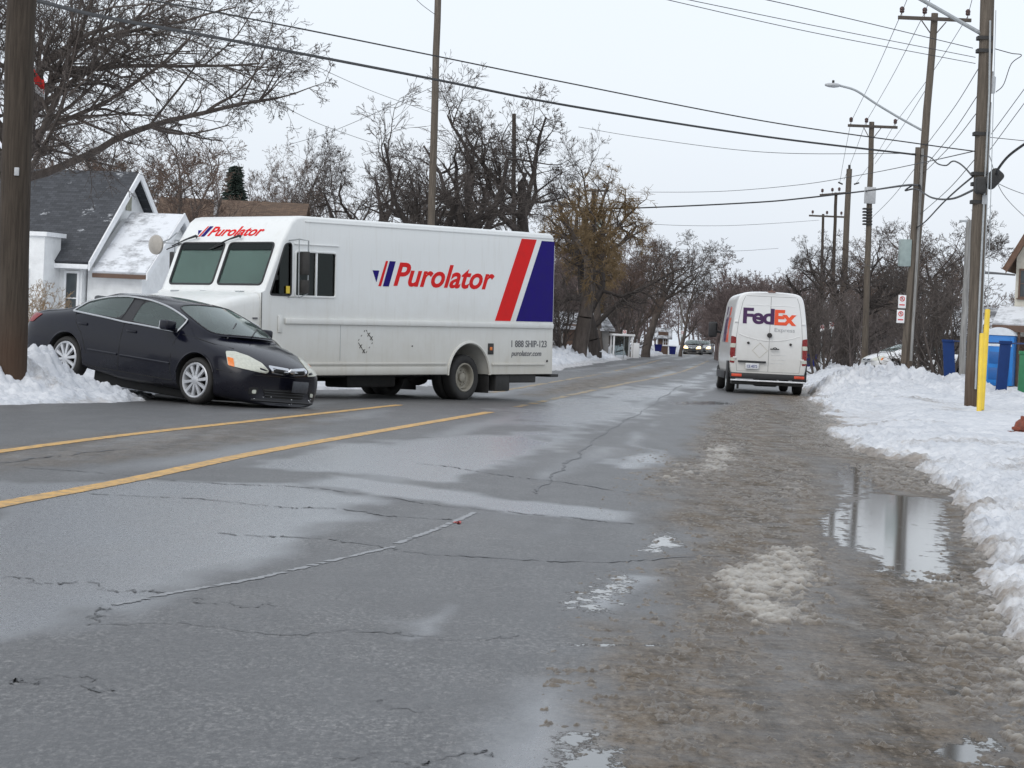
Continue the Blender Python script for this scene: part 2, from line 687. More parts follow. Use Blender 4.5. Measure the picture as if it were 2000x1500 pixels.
for o1, w1, a1 in ((3.55, .22, .75), (5.0, .25, .65), (2.75, .12, .5), (7.0, .3, .6), (8.4, .3, .6)):
    wet_sheen = np.maximum(wet_sheen, a1 * np.exp(-((off - o1 + (n_b - .5) * .5) / w1) ** 2) * sstep(.40, .60, fbm(XX * .8, YY * .10, 17, 4)) * sstep(13, 24, YY))
wet_sheen = np.clip(wet_sheen + (n_b - .5) * .55, 0, 1.2)
mudz = gpoly((1190, 1560), (1150, 1400), (1180, 1280), (1290, 1160), (1330, 1080), (1240, 1010), (1300, 900), (1400, 800), (1490, 765), (1575, 770), (1640, 850), (1900, 930), (2100, 1560))
mud = soft(mudz, .28)
# brown strips across the middle, where the wheels have not run
mud = np.maximum(mud, .8 * soft(gpoly((1010, 775), (1115, 745), (1230, 728), (1330, 712), (1310, 722), (1190, 752), (1080, 776)), .35))
mud = np.maximum(mud, .55 * soft(gpoly((-60, 925), (-60, 880), (400, 830), (700, 790), (640, 830), (250, 905)), .3))
for o1 in (.85, 2.35):
    mud = mud * (1 - .45 * np.exp(-((off - o1 + (n_b - .5) * .4) / .22) ** 2) * sstep(.3, .6, fbm(XX * .6, YY * .12, 19, 3)))
mud = np.clip(mud + .12 * sstep(.5, .7, n_b), 0, 1)
pud = np.zeros_like(XX)
for poly, wd in ((gpoly((1645, 985), (1690, 962), (1850, 975), (1858, 1040), (1868, 1115), (1800, 1105), (1720, 1100), (1640, 1062)), .14),
                 (gpoly((1600, 1010), (1660, 975), (1660, 1070), (1605, 1045)), .10),
                 (gpoly((1700, 1100), (1870, 1095), (1890, 1150), (1760, 1135)), .14),
                 (gpoly((1640, 905), (1700, 905), (1720, 960), (1640, 975)), .16),
                 (gpoly((1800, 1468), (1890, 1432), (1935, 1450), (1970, 1496), (1850, 1492)), .10),
                 (gpoly((1838, 1340), (1872, 1330), (1880, 1358), (1850, 1362)), .05),
                 (gpoly((1630, 925), (1650, 912), (1655, 935), (1640, 945)), .08),
                 (gpoly((1070, 1500), (1110, 1430), (1170, 1430), (1240, 1510)), .12),
                 (gpoly((1250, 1075), (1290, 1035), (1345, 1062), (1300, 1082)), .16),
                 (gpoly((1100, 1185), (1210, 1115), (1250, 1132), (1160, 1200)), .16),
                 (gpoly((1040, 1258), (1150, 1254), (1260, 1256), (1370, 1260), (1370, 1264), (1200, 1264), (1050, 1263)), .045),
                 (gpoly((1300, 785), (1400, 783), (1440, 790), (1320, 792)), .5)):
    pud = np.maximum(pud, sstep(-wd * 1.6, wd * 1.6, sdf(XX, YY, poly)) * (.62 if wd == .045 else 1.))
ZZ = np.zeros_like(XX)
road_me = np_mesh('road', np.stack([XX, YY, ZZ], -1).reshape(-1, 3), grid_quads(nr, nc), M_ROAD, attrs={'wet_sheen': wet_sheen, 'mud': mud, 'puddle': pud})
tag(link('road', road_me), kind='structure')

# ---- painted lines, tar cracks and sealed seams: thin sheets just above the road
def strip(name, px, width, m, z=.004, jag=.0, seed=1, world=None, gap=0.):
    pts = world or [G(*p) for p in px]
    pts = spline(pts, 26)
    r = random.Random(seed)
    b = MB()
    vs, k = [], len(pts)
    w1, w2, ph = r.uniform(3, 7), r.uniform(9, 17), r.uniform(0, 6)
    for i, p in enumerate(pts):
        if jag > .3:
            p = p + V((r.gauss(0, .012), r.gauss(0, .03), 0)) + V((.03 * sin(i / w1 * 2 + ph), .10 * sin(i / w2 * 3 + ph), 0))
        t = (pts[min(i + 1, k - 1)] - pts[max(i - 1, 0)]).normalized()
        nn = V((-t.y, t.x, 0))
        k_ = 1. if jag <= .3 else .28 + .62 * abs(sin(i / w2 + ph) * sin(i / w1 + 1 + ph))
        a, c = width * k_ * (.5 + r.uniform(-jag, jag)), width * k_ * (.5 + r.uniform(-jag, jag))
        vs += [V((p.x, p.y, z)) + nn * a, V((p.x, p.y, z)) - nn * c]
    b.add(vs, [(2 * i, 2 * i + 1, 2 * i + 3, 2 * i + 2) for i in range(k - 1) if r.random() >= gap])
    return tag(b.build(name, m, fix=False, smooth=False), kind='structure')

t = NT('yellow_paint')
c = t.coord()
wear = t.noise(c, 7., 6, .7)
t.set(col=t.mix(t.val(t.math('MULTIPLY_ADD', t.math('SUBTRACT', t.noise(t.coord((1, .4, 1)), 26., 5, .8), .5), .5, wear), .40, .70), (.66, .37, .075), (.17, .125, .075)), rough=.5, nrm=t.bump(t.noise(c, 60., 3), .4, .005))
M_YEL = t.mat
t = NT('worn_yellow_paint')
c = t.coord()
wear = t.noise(c, 2.6, 7, .75)
t.set(col=t.mix(t.val(wear, .36, .60), (.42, .27, .08), (.13, .115, .095)), rough=.5)
M_YEL2 = t.mat
strip('yellow_line', [(-120, 1018), (0, 986), (253, 938), (507, 884), (760, 839), (957, 805)], .18, M_YEL, .004, .025, 2)
strip('yellow_line', [(1010, 795), (1187, 756), (1331, 726), (1383, 705)], .16, M_YEL2, .004, .22, 3, gap=.2)
strip('yellow_line', [(-120, 900), (0, 882), (253, 849), (507, 821), (780, 791)], .16, M_YEL, .004, .03, 4)
strip('yellow_line', [(960, 767), (1100, 743), (1205, 724), (1290, 703)], .16, M_YEL2, .004, .22, 5, gap=.25)
M_TAR = mat('tar_seam', (.045, .046, .05), .45, .4, 20.)
M_SEAL = mat('sealed_seam', (.20, .206, .215), .42, .3, 14.)
for i, (px, wd) in enumerate((([(190, 963), (500, 985), (700, 1000), (880, 1018)], .06), ([(430, 1039), (700, 1062), (1000, 1095), (1400, 1088)], .05),
                              ([(0, 1130), (160, 1142), (314, 1163)], .03), ([(187, 1216), (500, 1232), (760, 1240), (1010, 1246)], .022),
                              ([(0, 1338), (90, 1326), (228, 1342)], .018), ([(50, 912), (329, 937), (640, 958), (1000, 1002), (1240, 1022)], .05),
                              ([(360, 1172), (450, 1178), (540, 1186)], .018), ([(660, 1480), (820, 1484), (1000, 1478)], .014),
                              ([(0, 905), (120, 890), (250, 876)], .05), ([(820, 905), (1000, 930), (1260, 965)], .05), ([(700, 1372), (850, 1380)], .012),
                              ([(215, 1180), (190, 1200), (187, 1216)], .012), ([(1040, 965), (1110, 905), (1180, 846), (1260, 800), (1330, 752)], .05))):
    strip('road_crack', px, wd, M_TAR, .0035, .32, 20 + i, gap=.06)
strip('road_seam', [(222, 1182), (330, 1160), (500, 1130), (650, 1095), (770, 1068)], .042, M_SEAL, .003, .28, 40, gap=.10)
strip('road_seam', [(775, 1062), (850, 1035), (895, 1016), (928, 1001)], .042, M_SEAL, .003, .28, 41, gap=.10)
M_RSPRAY = mat('red_survey_paint', (.45, .05, .04), .6)
strip('survey_mark', [(886, 1022), (893, 1020), (896, 1024), (898, 1019)], .022, M_RSPRAY, .0055, .3, 42)

# ---- snow bank along the right-hand kerb
def snow_patch(name, XX, YY, Z, dirt):
    me = np_mesh(name, np.stack([XX, YY, Z], -1).reshape(-1, 3), grid_quads(*XX.shape), M_SNOW, attrs={'dirt': dirt})
    return tag(link(name, me), kind='structure')

def lumps(X, Y, s, f):
    """chunky ploughed snow: ridged noise"""
    a = 1 - np.abs(2 * fbm(X * f, Y * f, s, 4, .55) - 1)
    return a

def bump_at(X, Y, x, y, h, sx, sy, ang=0.):
    dx, dy = X - x, Y - y
    c, s_ = cos(ang), sin(ang)
    u, v = dx * c + dy * s_, -dx * s_ + dy * c
    return h * np.exp(-(u / sx) ** 2 - (v / sy) ** 2)

Yr = np.concatenate([np.geomspace(5, 50, 760)[:-1], np.linspace(50, 76, 380)[:-1], np.geomspace(76, 330, 240)])
nr, nc = len(Yr), 200
q = np.linspace(0, 1, nc)
offs = -.35 + 46 * (np.expm1(5.2 * q) / np.expm1(5.2))
RY = np.repeat(Yr[:, None], nc, 1)
RX = curb_x(RY) + offs[None, :] * np.clip(RY / 22, .38, 1.4)
o_ = (RX - curb_x(RY))
edge = o_ + (fbm(RX * 1.6, RY * .7, 31, 4) - .5) * .55 * np.clip(RY / 30, .35, 1.3) + (fbm(RX * 7, RY * 4, 33, 3) - .5) * .10
lump1 = lumps(RX, RY, 41, 1.6)
cl1 = clods(RX + .3 * fbm(RX * 2, RY * 2, 5, 2), RY, 2.6, 201)
cl2 = clods(RX, RY, 6.5, 205)
cl3 = clods(RX, RY, 15., 209)
lump2 = fbm(RX * 9, RY * 6, 45, 4)
lump3 = fbm(RX * 26, RY * 18, 49, 3)
near = np.clip(30 / RY, .25, 1)
rise = sstep(-.02, .22, edge)
Z = -.06 + rise * (.10 + .13 * sstep(.1, 1.8, o_))
rough_ = sstep(3.2, .3, o_) * .75 + .25
Z += rise * ((lump1 - .6) * .06 + (lump2 - .5) * .06 + (cl2 - .3) * .075 * rough_ + (cl3 - .3) * .036 * rough_ * near + (lump3 - .5) * .035 * near)
for bx, by, h, sx, sy in ((8.75, 64.5, .42, .8, 2.2), (9.7, 66, .52, 1.0, 2.6), (10.9, 65, .66, 1.0, 2.4), (11.9, 62.5, .50, .9, 2.2), (12.4, 58, .34, .8, 3.2), (12.2, 54, .22, .6, 2.4),
                          (11.0, 61.5, .26, 1.5, 2.2), (9.3, 60, .14, .9, 2.5), (10.3, 70, .4, 1.6, 5), (11.6, 80, .45, 1.0, 7), (13.5, 98, .5, 1.1, 10), (16.4, 125, .5, 1.2, 15), (21, 165, .55, 1.5, 25), (27, 220, .5, 2, 35)):
    Z += .70 * bump_at(RX, RY, bx, by, h, sx, sy) * (.80 + .30 * (lump1 - .5) + .42 * (cl1 - .35) + .22 * (cl2 - .35)) * sstep(-.1, .5, o_)
# the driveway gap in front of the heap
gap_ = gpoly((1600, 812), (1735, 800), (1760, 826), (1640, 842))
gp = sstep(-.6, .5, sdf(RX, RY, gap_))
Z = Z * (1 - .8 * gp) + gp * .0
dirt = sstep(.42, 0, edge) * .72 + .30 * gp + .42 * sstep(.56, .74, fbm(RX * .9, RY * .35, 61, 4)) + .12 * sstep(50, 58, RY) * sstep(.5, .62, lump2)
dirt *= np.where(o_ > 3, .6, 1)
snow_patch('snow_bank', RX, RY, Z, dirt)

# ---- snow on the left verge and the heap the car stands on
lb = gpoly((0, 792), (60, 792), (120, 789), (230, 786), (297, 780), (318, 771), (305, 762)) + gpoly((420, 760), (540, 764), (610, 763), (690, 761), (770, 757), (850, 753), (905, 747), (980, 737), (1085, 719), (1160, 707), (1240, 697), (1315, 690.8))
lpoly = [(-30, lb[0][1] - .6), (-12, lb[0][1] - .3)] + lb + [(26, 330), (-80, 330), (-80, 30)]
Yl = np.concatenate([np.linspace(28.5, 42, 380)[:-1], np.geomspace(42, 330, 330)])
nr, nc = len(Yl), 420
LY = np.repeat(Yl[:, None], nc, 1)
LX = np.interp(LY, [28, 37, 50, 70, 100, 180, 330], [-2.2, -2.6, -1.2, 0., 3.2, 11.5, 27.]) - (np.linspace(0, 1, nc) ** 1.35)[None, :] * (12 + .33 * (LY - 28)) + .3
e_ = sdf(LX, LY, lpoly)
e_ += (fbm(LX * 1.3, LY * .8, 71, 4) - .5) * .7 + (fbm(LX * 6, LY * 4, 73, 3) - .5) * .16
l1 = lumps(LX, LY, 81, 1.6)
k1 = clods(LX, LY, 3.2, 301)
k2 = clods(LX, LY, 7.5, 305)
l2 = fbm(LX * 7, LY * 6, 85, 4)
l3 = fbm(LX * 20, LY * 16, 87, 3)
rise = sstep(-.03, .3, e_)
Z = -.06 + rise * (.09 + .16 * sstep(.2, 2.2, e_)) + rise * ((l1 - .6) * .05 + (l2 - .5) * .05 + (k2 - .3) * .05 + (l3 - .5) * .03)
heap = 0
for px, Y_, h, sx, sy in ((95, 37.0, .46, .42, .55), (40, 36.4, .40, .5, .6), (-20, 35.6, .36, .6, .7), (165, 36.6, .16, .4, .5), (60, 35.4, .2, .9, .7), (225, 37., .10, .6, .5), (-90, 35.5, .32, .9, .9), (70, 39.6, .14, .7, .8)):
    p = P(px, 740, Y_)
    heap = heap + bump_at(LX, LY, p.x, Y_, h, sx, sy)
Z += np.minimum(heap, .62) * (.90 + .18 * (l1 - .5)) + sstep(.03, .25, heap) * ((k1 - .35) * .085 + (k2 - .35) * .045)
# ploughed ridge along the far side
ridge = sstep(46, 60, LY) * np.exp(-((e_ - 1.7) / 1.5) ** 2) * np.where(LY > 75, .60, .40)
Z += ridge * (.7 + .5 * (l2 - .5) + .5 * (k1 - .3))
Z += sstep(60, 75, LY) * sstep(3, 9, e_) * .10
dirt = sstep(.35, 0, e_) * .45 + .35 * sstep(.62, .8, fbm(LX * 1.1, LY * 1.1, 91, 4)) * (heap > .1)
snow_patch('snow_verge', LX, LY, Z, dirt)

# ---- slush: lumpy half-melted snow lying on the right lane (uncountable)
nr, nc = 1500, 280
Ys = 6.6 * (72 / 6.6) ** np.linspace(0, 1, nr)
SY = np.repeat(Ys[:, None], nc, 1)
lo = np.interp(Ys, [6.6, 10, 14, 20, 30, 45, 75], [.1, .2, .5, .8, 1.5, 3.0, 6.6])
SX = lo[:, None] + (curb_x(SY) + .15 - lo[:, None]) * np.linspace(0, 1, nc)[None, :]
mask = np.full(SX.shape, -.30)
for poly, wd, a in ((gpoly((1390, 1115), (1590, 1055), (1622, 1060), (1620, 1220), (1500, 1238), (1400, 1195)), .16, .62),
                 (gpoly((1270, 940), (1400, 868), (1445, 868), (1430, 915), (1370, 950)), .35, .60),
                 (gpoly((1515, 950), (1590, 915), (1600, 975), (1540, 985)), .2, .34),
                 (gpoly((1240, 1520), (1260, 1380), (1480, 1260), (1640, 1280), (1640, 1520)), .25, .24),
                 (gpoly((1640, 1130), (1800, 1110), (1890, 1180), (1950, 1330), (1880, 1360), (1700, 1250)), .2, .22),
                 (gpoly((1660, 905), (1740, 905), (1850, 955), (1840, 975), (1680, 960)), .15, .32),
                 (gpoly((1080, 1340), (1220, 1200), (1400, 1190), (1400, 1260), (1200, 1330)), .2, .18),
                 (gpoly((1600, 1280), (1622, 1280), (1615, 1345), (1560, 1350)), .05, .52),
                 (gpoly((1420, 800), (1560, 775), (1620, 830), (1560, 900), (1440, 860)), .6, .16),
                 (gpoly((1780, 1095), (1830, 1090), (1860, 1180), (1800, 1170)), .06, .3)):
    mask = np.maximum(mask, -.30 + a * .80 * sstep(-wd, wd, sdf(SX, SY, poly) + (fbm(SX * 4, SY * 2, 101, 3) - .5) * wd * 2))
so_ = curb_x(SY) - SX
mask = np.maximum(mask, -.30 + .13 * sstep(-.3, .3, sdf(SX, SY, mudz) + (fbm(SX * 2, SY * .8, 131, 4) - .5) * .8) * (.55 + .9 * fbm(SX * 1.5, SY * .6, 133, 4)))
mask = np.maximum(mask, -.30 + .30 * sstep(.55, .05, so_ + (fbm(SX * 3, SY * 1.2, 103, 4) - .5) * .8))
for o1 in (.85, 2.35):
    mask -= .16 * np.exp(-((so_ - o1 + (fbm(SX, SY * .3, 141, 3) - .5) * .4) / .26) ** 2)
s1 = fbm(SX * 19, SY * 9, 111, 4, .62)
s2 = fbm(SX * 40, SY * 22, 115, 3)
for poly in (gpoly((1640, 980), (1690, 955), (1860, 968), (1872, 1118), (1720, 1104), (1630, 1062)), gpoly((1795, 1470), (1890, 1430), (1975, 1498), (1850, 1496))):
    mask -= .5 * sstep(-.08, .10, sdf(SX, SY, poly) + (fbm(SX * 8, SY * 4, 120, 3) - .5) * .3)
c1 = clods(SX, SY * .6, 13., 401)
c2 = clods(SX, SY * .6, 30., 405)
Z = ((s1 - .5) * 1.2 + mask + .03) * .055
Z = np.where(Z > 0, Z + (c1 - .2) * .011 * sstep(.004, .02, Z) + (c2 - .2) * .008 * sstep(0, .008, Z), Z) + (s2 - .5) * .004
Z = np.where(Z > .02, .02 + (Z - .02) * .6, Z)
t = NT('slush')
c = t.coord()
n1 = t.noise(c, 9., 5, .65)
n2 = t.noise(c, 2., 4)
hz = t.n('ShaderNodeAttribute', attribute_name='thick').outputs['Fac']
pale = t.ramp(n1, [(.3, (.21, .185, .15)), (.7, (.45, .42, .375))])
dark = t.ramp(n1, [(.3, (.060, .046, .033)), (.7, (.165, .135, .10))])
t.set(col=t.mix(t.val(t.math('ADD', hz, t.math('MULTIPLY', t.math('SUBTRACT', n2, .5), .9)), .42, 1.12), dark, pale), rough=.42, nrm=t.bump(t.noise(c, 60., 4, .6), .6, .012))
me = np_mesh('slush', np.stack([SX, SY, Z], -1).reshape(-1, 3), grid_quads(nr, nc), t.mat, attrs={'thick': np.clip(Z / .030, 0, 1) * .75 + np.clip((mask + .12) * 2.4, 0, .6)})
tag(link('slush', me), 'brown lumpy slush lying on the right lane beside the snow bank', 'slush', kind='stuff')
# ================================================================== MATERIALS FOR VEHICLES
def car_paint(name, col, dirt=(.12, .11, .10), amt=.5, rough=.22, lo=.15, hi=.95, spec=.5, coat=.5):
    """paint with road grime that thins out upwards"""
    t = NT(name)
    c = t.coord()
    z = t.n('ShaderNodeSeparateXYZ', inp={0: c}).outputs[2]
    n = t.noise(c, 5., 6, .65)
    f = t.val(t.math('MULTIPLY_ADD', t.math('SUBTRACT', n, .5), .9, z), lo, hi, amt, 0.)
    spots = t.val(t.noise(c, 38., 3, .7), .60, .72, 0, .25)
    f = t.math('MAXIMUM', f, t.math('MULTIPLY', spots, t.val(z, lo, hi + .8, amt, .05)))
    t.set(col=t.mix(f, col, dirt), rough=t.math('MULTIPLY_ADD', f, .5, rough), coat=coat, coatr=.08, spec=spec,
          nrm=t.bump(t.noise(c, 3., 2), .03, .01))
    return t.mat

M_NAVY = car_paint('navy_car_paint', (.004, .0045, .011), (.022, .021, .023), .28, .16, spec=.22, coat=.22)
M_WHITECAR = car_paint('white_car_paint', (.72, .73, .74), (.35, .33, .30), .6)
M_DARKCAR = car_paint('charcoal_car_paint', (.05, .05, .055), (.12, .11, .10), .6)
M_SILVERCAR = car_paint('silver_car_paint', (.30, .31, .32), (.14, .13, .12), .6)
M_BLACK = mat('black_plastic', (.018, .018, .02), .5, .3, 12., .2)
M_ARCH = mat('arch_liner', (.012, .012, .012), .8, .3, 12.)
M_CHROME = mat('chrome', (.62, .63, .65), .16, .06, 20., metal=1.)
M_DULLCHROME = mat('window_trim_metal', (.55, .56, .57), .32, .08, 20., metal=.8)
M_ALLOY = mat('alloy_rim', (.52, .53, .55), .36, .12, 14., metal=.45)
M_RUBBER = mat('tyre_rubber', (.022, .021, .020), .75, .35, 9., .4, 60.)
M_GLASS = glass('car_glass', (.55, .72, .67), 1.3, .03, .10)
M_AMBER = mat('amber_lens', (.75, .20, .03), .25, .1, 20.)
M_REDLENS = mat('red_lens', (.20, .010, .010), .3, .15, 20.)
M_CLEAR = mat('clear_lens', (.52, .53, .46), .18, .12, 30., .15, 60.)
M_SEAT = mat('grey_upholstery', (.10, .105, .11), .9, .2, 15.)
M_PLATE = mat('licence_plate_white', (.62, .63, .64), .4, .08, 30.)
M_BLUEINK = mat('plate_blue_ink', (.03, .05, .22), .5)
M_STEEL = mat('dark_steel', (.03, .029, .028), .7, .4, 8., .3)
M_DIRTSNOW = mat('packed_snow', (.68, .69, .71), .7, .15, 12., .5, 25.)


def make_wheel(parent, c, R, rr, wd, sgn, style, rim_mat, n=36):
    """wheel with its axis along y; sgn = -1 shows its face to -y"""
    wh = part_empty('wheel', parent, c)
    ty = MB()
    h = wd / 2
    ty.lathe([(rr, -h * .8), (rr + .02, -h), (R - .045, -h * 1.04), (R - .012, -h * .86), (R, -h * .55), (R, h * .55), (R - .012, h * .86), (R - .045, h * 1.04), (rr + .02, h), (rr, h * .8)], n, 'y', closed=True)
    ty.build('tyre', M_RUBBER, wh, ang=50)
    rm = MB()
    f = sgn * h
    rm.lathe([(rr + .008, f * .92), (rr - .004, f * 1.02), (rr - .022, f * .98), (rr - .035, f * .70), (rr - .05, -f * .5)], n, 'y', caps=False)
    if style == 'spokes':
        ns = 10
        for k in range(ns):
            a = 2 * pi * k / ns + .1
            M = Matrix.Rotation(a, 4, 'Y')
            ro = rr - .012
            y0, y1, yo = f * .62, f * .95, f * .90
            pts = [(-.020, .05), (.020, .05), (.030, ro), (-.030, ro)]
            vs = [M @ V((x, y0, z)) for x, z in pts] + [M @ V((x * .8, y1 if z < .1 else yo, z)) for x, z in pts]
            rm.add(vs, [(0, 1, 2, 3), (7, 6, 5, 4), (0, 4, 5, 1), (1, 5, 6, 2), (2, 6, 7, 3), (3, 7, 4, 0)])
        rm.lathe([(.065, f * .6), (.065, f * .93), (.045, f * 1.0), (.001, f * 1.02)], 20, 'y')
    elif style == 'dish':
        rm.lathe([(rr - .05, f * .5), (rr - .06, f * .12), (.17, -f * .02), (.15, f * .06), (.085, f * .10), (.08, f * .45), (.06, f * .52), (.001, f * .54)], n, 'y', caps=False)
        for k in range(8):
            a = 2 * pi * k / 8
            p = V((cos(a) * .125, f * .05, sin(a) * .125))
            rm.tube([p, p + V((0, f * .22, 0))], .016, 6)
    else:
        rm.lathe([(rr - .05, f * .5), (rr - .07, f * .5), (.09, f * .72), (.07, f * .85), (.001, f * .88)], n, 'y', caps=False)
    rm.build('rim', rim_mat, wh, ang=30)
    if style == 'spokes':
        bk = MB()
        bk.lathe([(rr - .055, f * .15), (.001, f * .15)], n, 'y')
        bk.build('brake_disc', M_STEEL, wh)
    return wh


def shrinkwrap(bvh, poly, O, U, W, D, off=.006, th=.012, cuts=2, rnd_=0., name='p', m=None, parent=None, side='outer'):
    """lay a flat outline (u,w in plane O,U,W) along D onto the body and give it thickness"""
    bm = bmesh.new()
    if rnd_: poly = rpoly(poly, rnd_)
    f = bm.faces.new([bm.verts.new(O + U * u + W * w_) for u, w_ in poly])
    r = bmesh.ops.triangulate(bm, faces=[f])
    for _ in range(cuts):
        bmesh.ops.subdivide_edges(bm, edges=[e for e in bm.edges if e.calc_length() > .05], cuts=1)
        bmesh.ops.triangulate(bm, faces=bm.faces[:])
    vs, fs = [], [[v.index for v in f.verts] for f in bm.faces]
    bm.verts.index_update()
    fs = [[v.index for v in f.verts] for f in bm.faces]
    last = None
    hits = []
    for v in bm.verts:
        h = bvh.ray_cast(v.co - D * 3, D)
        hits.append((h[0], h[1]) if h[0] is not None else None)
    good = [h for h in hits if h]
    for v, h in zip(bm.verts, hits):
        if h is None:
            q = bvh.find_nearest(v.co)
            h = (q[0], q[1])
        nrm = h[1] if h[1].dot(D) < 0 else -h[1]
        vs.append((h[0] + nrm * off, h[0] + nrm * (off - th)))
    bound = [(e.verts[0].index, e.verts[1].index) for e in bm.edges if len(e.link_faces) == 1]
    bm.free()
    n = len(vs)
    b = MB()
    b.add([a for a, _ in vs] + [c for _, c in vs], [tuple(f) for f in fs] + [tuple(i + n for i in reversed(f)) for f in fs] + [(a, c, c + n, a + n) for a, c in bound])
    return b.build(name, m, parent, ang=60)


def surface_line(bvh, pts, D, r, b, lift=0.):
    """tube following the body where the points project along D"""
    out = []
    for p in pts:
        h = bvh.ray_cast(V(p) - D * 3, D)
        if h[0] is not None: out.append(h[0] + (h[1] if h[1].dot(D) < 0 else -h[1]) * lift)
    if len(out) > 1: b.tube(out, r, 6)


# ------------------------------------------------------------------ the saloon car
def sedan_meshes(paint):
    """x forward from the front axle, y to the left, z up"""
    def st(x0, k, ys, zs, xs=None):
        return [((xs[i] if xs and xs[i] is not None else x0 - k * (ys[i] / .9) ** 2), ys[i], zs[i]) for i in range(9)]
    S = []
    S.append(st(.985, .14, (0, .45, .60, .68, .68, .62, .44, .22, 0), (.12, .12, .17, .30, .46, .555, .58, .59, .59)))
    S.append(st(.96, .24, (0, .56, .74, .81, .81, .74, .52, .27, 0), (.10, .10, .15, .31, .50, .60, .64, .655, .66)))
    S.append(st(.66, .13, (0, .70, .85, .89, .89, .82, .57, .30, 0), (.11, .11, .17, .39, .60, .715, .765, .79, .795)))
    S.append(st(.36, .05, (0, .72, .875, .905, .91, .845, .60, .31, 0), (.12, .12, .18, .42, .64, .80, .865, .893, .90)))
    S.append(st(.0, 0, (0, .72, .88, .905, .915, .86, .62, .33, 0), (.13, .13, .18, .42, .67, .87, .93, .955, .96)))
    S.append(st(-.38, 0, (0, .72, .88, .90, .915, .855, .70, .36, 0), (.13, .13, .18, .42, .69, .915, .955, .975, .98), (None,) * 5 + (-.26, .0, .13, .17)))
    S.append(st(-.62, 0, (0, .72, .88, .90, .915, .85, .705, .37, 0), (.13, .13, .18, .42, .70, .935, 1.15, 1.185, 1.195), (None,) * 5 + (-.50, -.42, -.33, -.30)))
    S.append(st(-.95, 0, (0, .72, .88, .90, .915, .85, .62, .36, 0), (.13, .13, .18, .42, .71, .96, 1.315, 1.372, 1.382), (None,) * 5 + (-.92, -.95, -.85, -.82)))
    S.append(st(-1.50, 0, (0, .72, .88, .90, .915, .85, .60, .36, 0), (.13, .13, .18, .43, .72, .985, 1.362, 1.41, 1.42)))
    S.append(st(-1.66, 0, (0, .72, .88, .90, .915, .85, .595, .36, 0), (.13, .13, .18, .43, .72, .99, 1.365, 1.412, 1.422)))
    S.append(st(-2.2, 0, (0, .72, .88, .90, .915, .85, .58, .36, 0), (.20, .20, .24, .46, .73, 1.005, 1.335, 1.392, 1.402)))
    S.append(st(-2.68, 0, (0, .72, .88, .90, .915, .85, .605, .38, 0), (.22, .22, .26, .47, .74, 1.015, 1.195, 1.245, 1.26), (None,) * 5 + (-2.74, -2.66, -2.60, -2.58)))
    S.append(st(-3.02, 0, (0, .72, .87, .90, .91, .84, .65, .38, 0), (.24, .24, .28, .48, .75, 1.0, 1.045, 1.06, 1.065), (None,) * 5 + (-3.02, -3.03, -3.04, -3.05)))
    S.append(st(-3.38, .05, (0, .70, .86, .89, .895, .82, .58, .30, 0), (.27, .27, .31, .49, .74, .965, 1.02, 1.035, 1.04)))
    S.append(st(-3.62, .16, (0, .64, .80, .85, .85, .76, .54, .28, 0), (.28, .28, .33, .48, .72, .92, .985, 1.0, 1.005)))
    S.append(st(-3.70, .12, (0, .50, .66, .73, .73, .64, .46, .24, 0), (.32, .32, .37, .48, .70, .86, .92, .935, .94)))
    bm = bmesh.new()
    rows = []
    for s in S:
        right = [bm.verts.new((x, -y, z)) for x, y, z in s]
        left = [right[0]] + [bm.verts.new((x, y, z)) for x, y, z in s[1:8]] + [right[8]]
        rows.append((right, left))
    SIDE, WS, RW = [], [], []
    for i in range(len(S) - 1):
        for hnd in (0, 1):
            for j in range(8):
                a, b = rows[i][hnd], rows[i + 1][hnd]
                f = bm.faces.new((a[j], a[j + 1], b[j + 1], b[j]))
                f.material_index = 0
                if j == 5 and i in (6, 7): SIDE.append((f, hnd, 0))
                if j == 5 and i in (9, 10): SIDE.append((f, hnd, 1))
                if j == 5 and i == 8: f.material_index = 3
                if j in (6, 7) and i in (5, 6): WS.append(f)
                if j in (6, 7) and i in (10, 11): RW.append(f)
    for k in (0, -1):
        r, l = rows[k]
        loop = r + l[1:8][::-1]
        for j in range(4):
            pass
        # cap as quads between right and left
        for j in range(8):
            if j == 0: bm.faces.new((r[0], r[1], l[1]))
            elif j == 7: bm.faces.new((r[7], r[8], l[7]))
            else: bm.faces.new((r[j], r[j + 1], l[j + 1], l[j]))
    bmesh.ops.recalc_face_normals(bm, faces=bm.faces[:])
    # frames: inset the glass
    for hnd in (0, 1):
        for d, th in ((0, .014), (1, .014)):
            fs = [f for f, h_, d_ in SIDE if h_ == hnd and d_ == d]
            rr_ = bmesh.ops.inset_region(bm, faces=fs, thickness=th, use_even_offset=True)
            for f in rr_['faces']: f.material_index = 3
            for f in fs: f.material_index = 4
    bmesh.ops.inset_region(bm, faces=WS, thickness=.05, use_even_offset=True)
    for f in WS: f.material_index = 5
    bmesh.ops.inset_region(bm, faces=RW, thickness=.05, use_even_offset=True)
    for f in RW: f.material_index = 6
    cl = bm.edges.layers.float.new('crease_edge')
    for e in bm.edges:
        ms = {f.material_index for f in e.link_faces}
        if ms & {4} and len(ms) > 1: e[cl] = .95
        elif ms & {3} and len(ms) > 1: e[cl] = .6
        elif ms & {5, 6} and len(ms) > 1: e[cl] = .5
    vl = bm.verts.layers.float.new('crease_vert')
    for v in bm.verts:
        ms = [f.material_index for f in v.link_faces]
        if 4 in ms and ms.count(4) == 1: v[vl] = .62
    me = bpy.data.meshes.new('sedan')
    bm.to_mesh(me)
    bm.free()
    for mm in (paint, M_ARCH, M_GLASS, M_BLACK, M_GLASS, M_GLASS, M_GLASS): me.materials.append(mm)

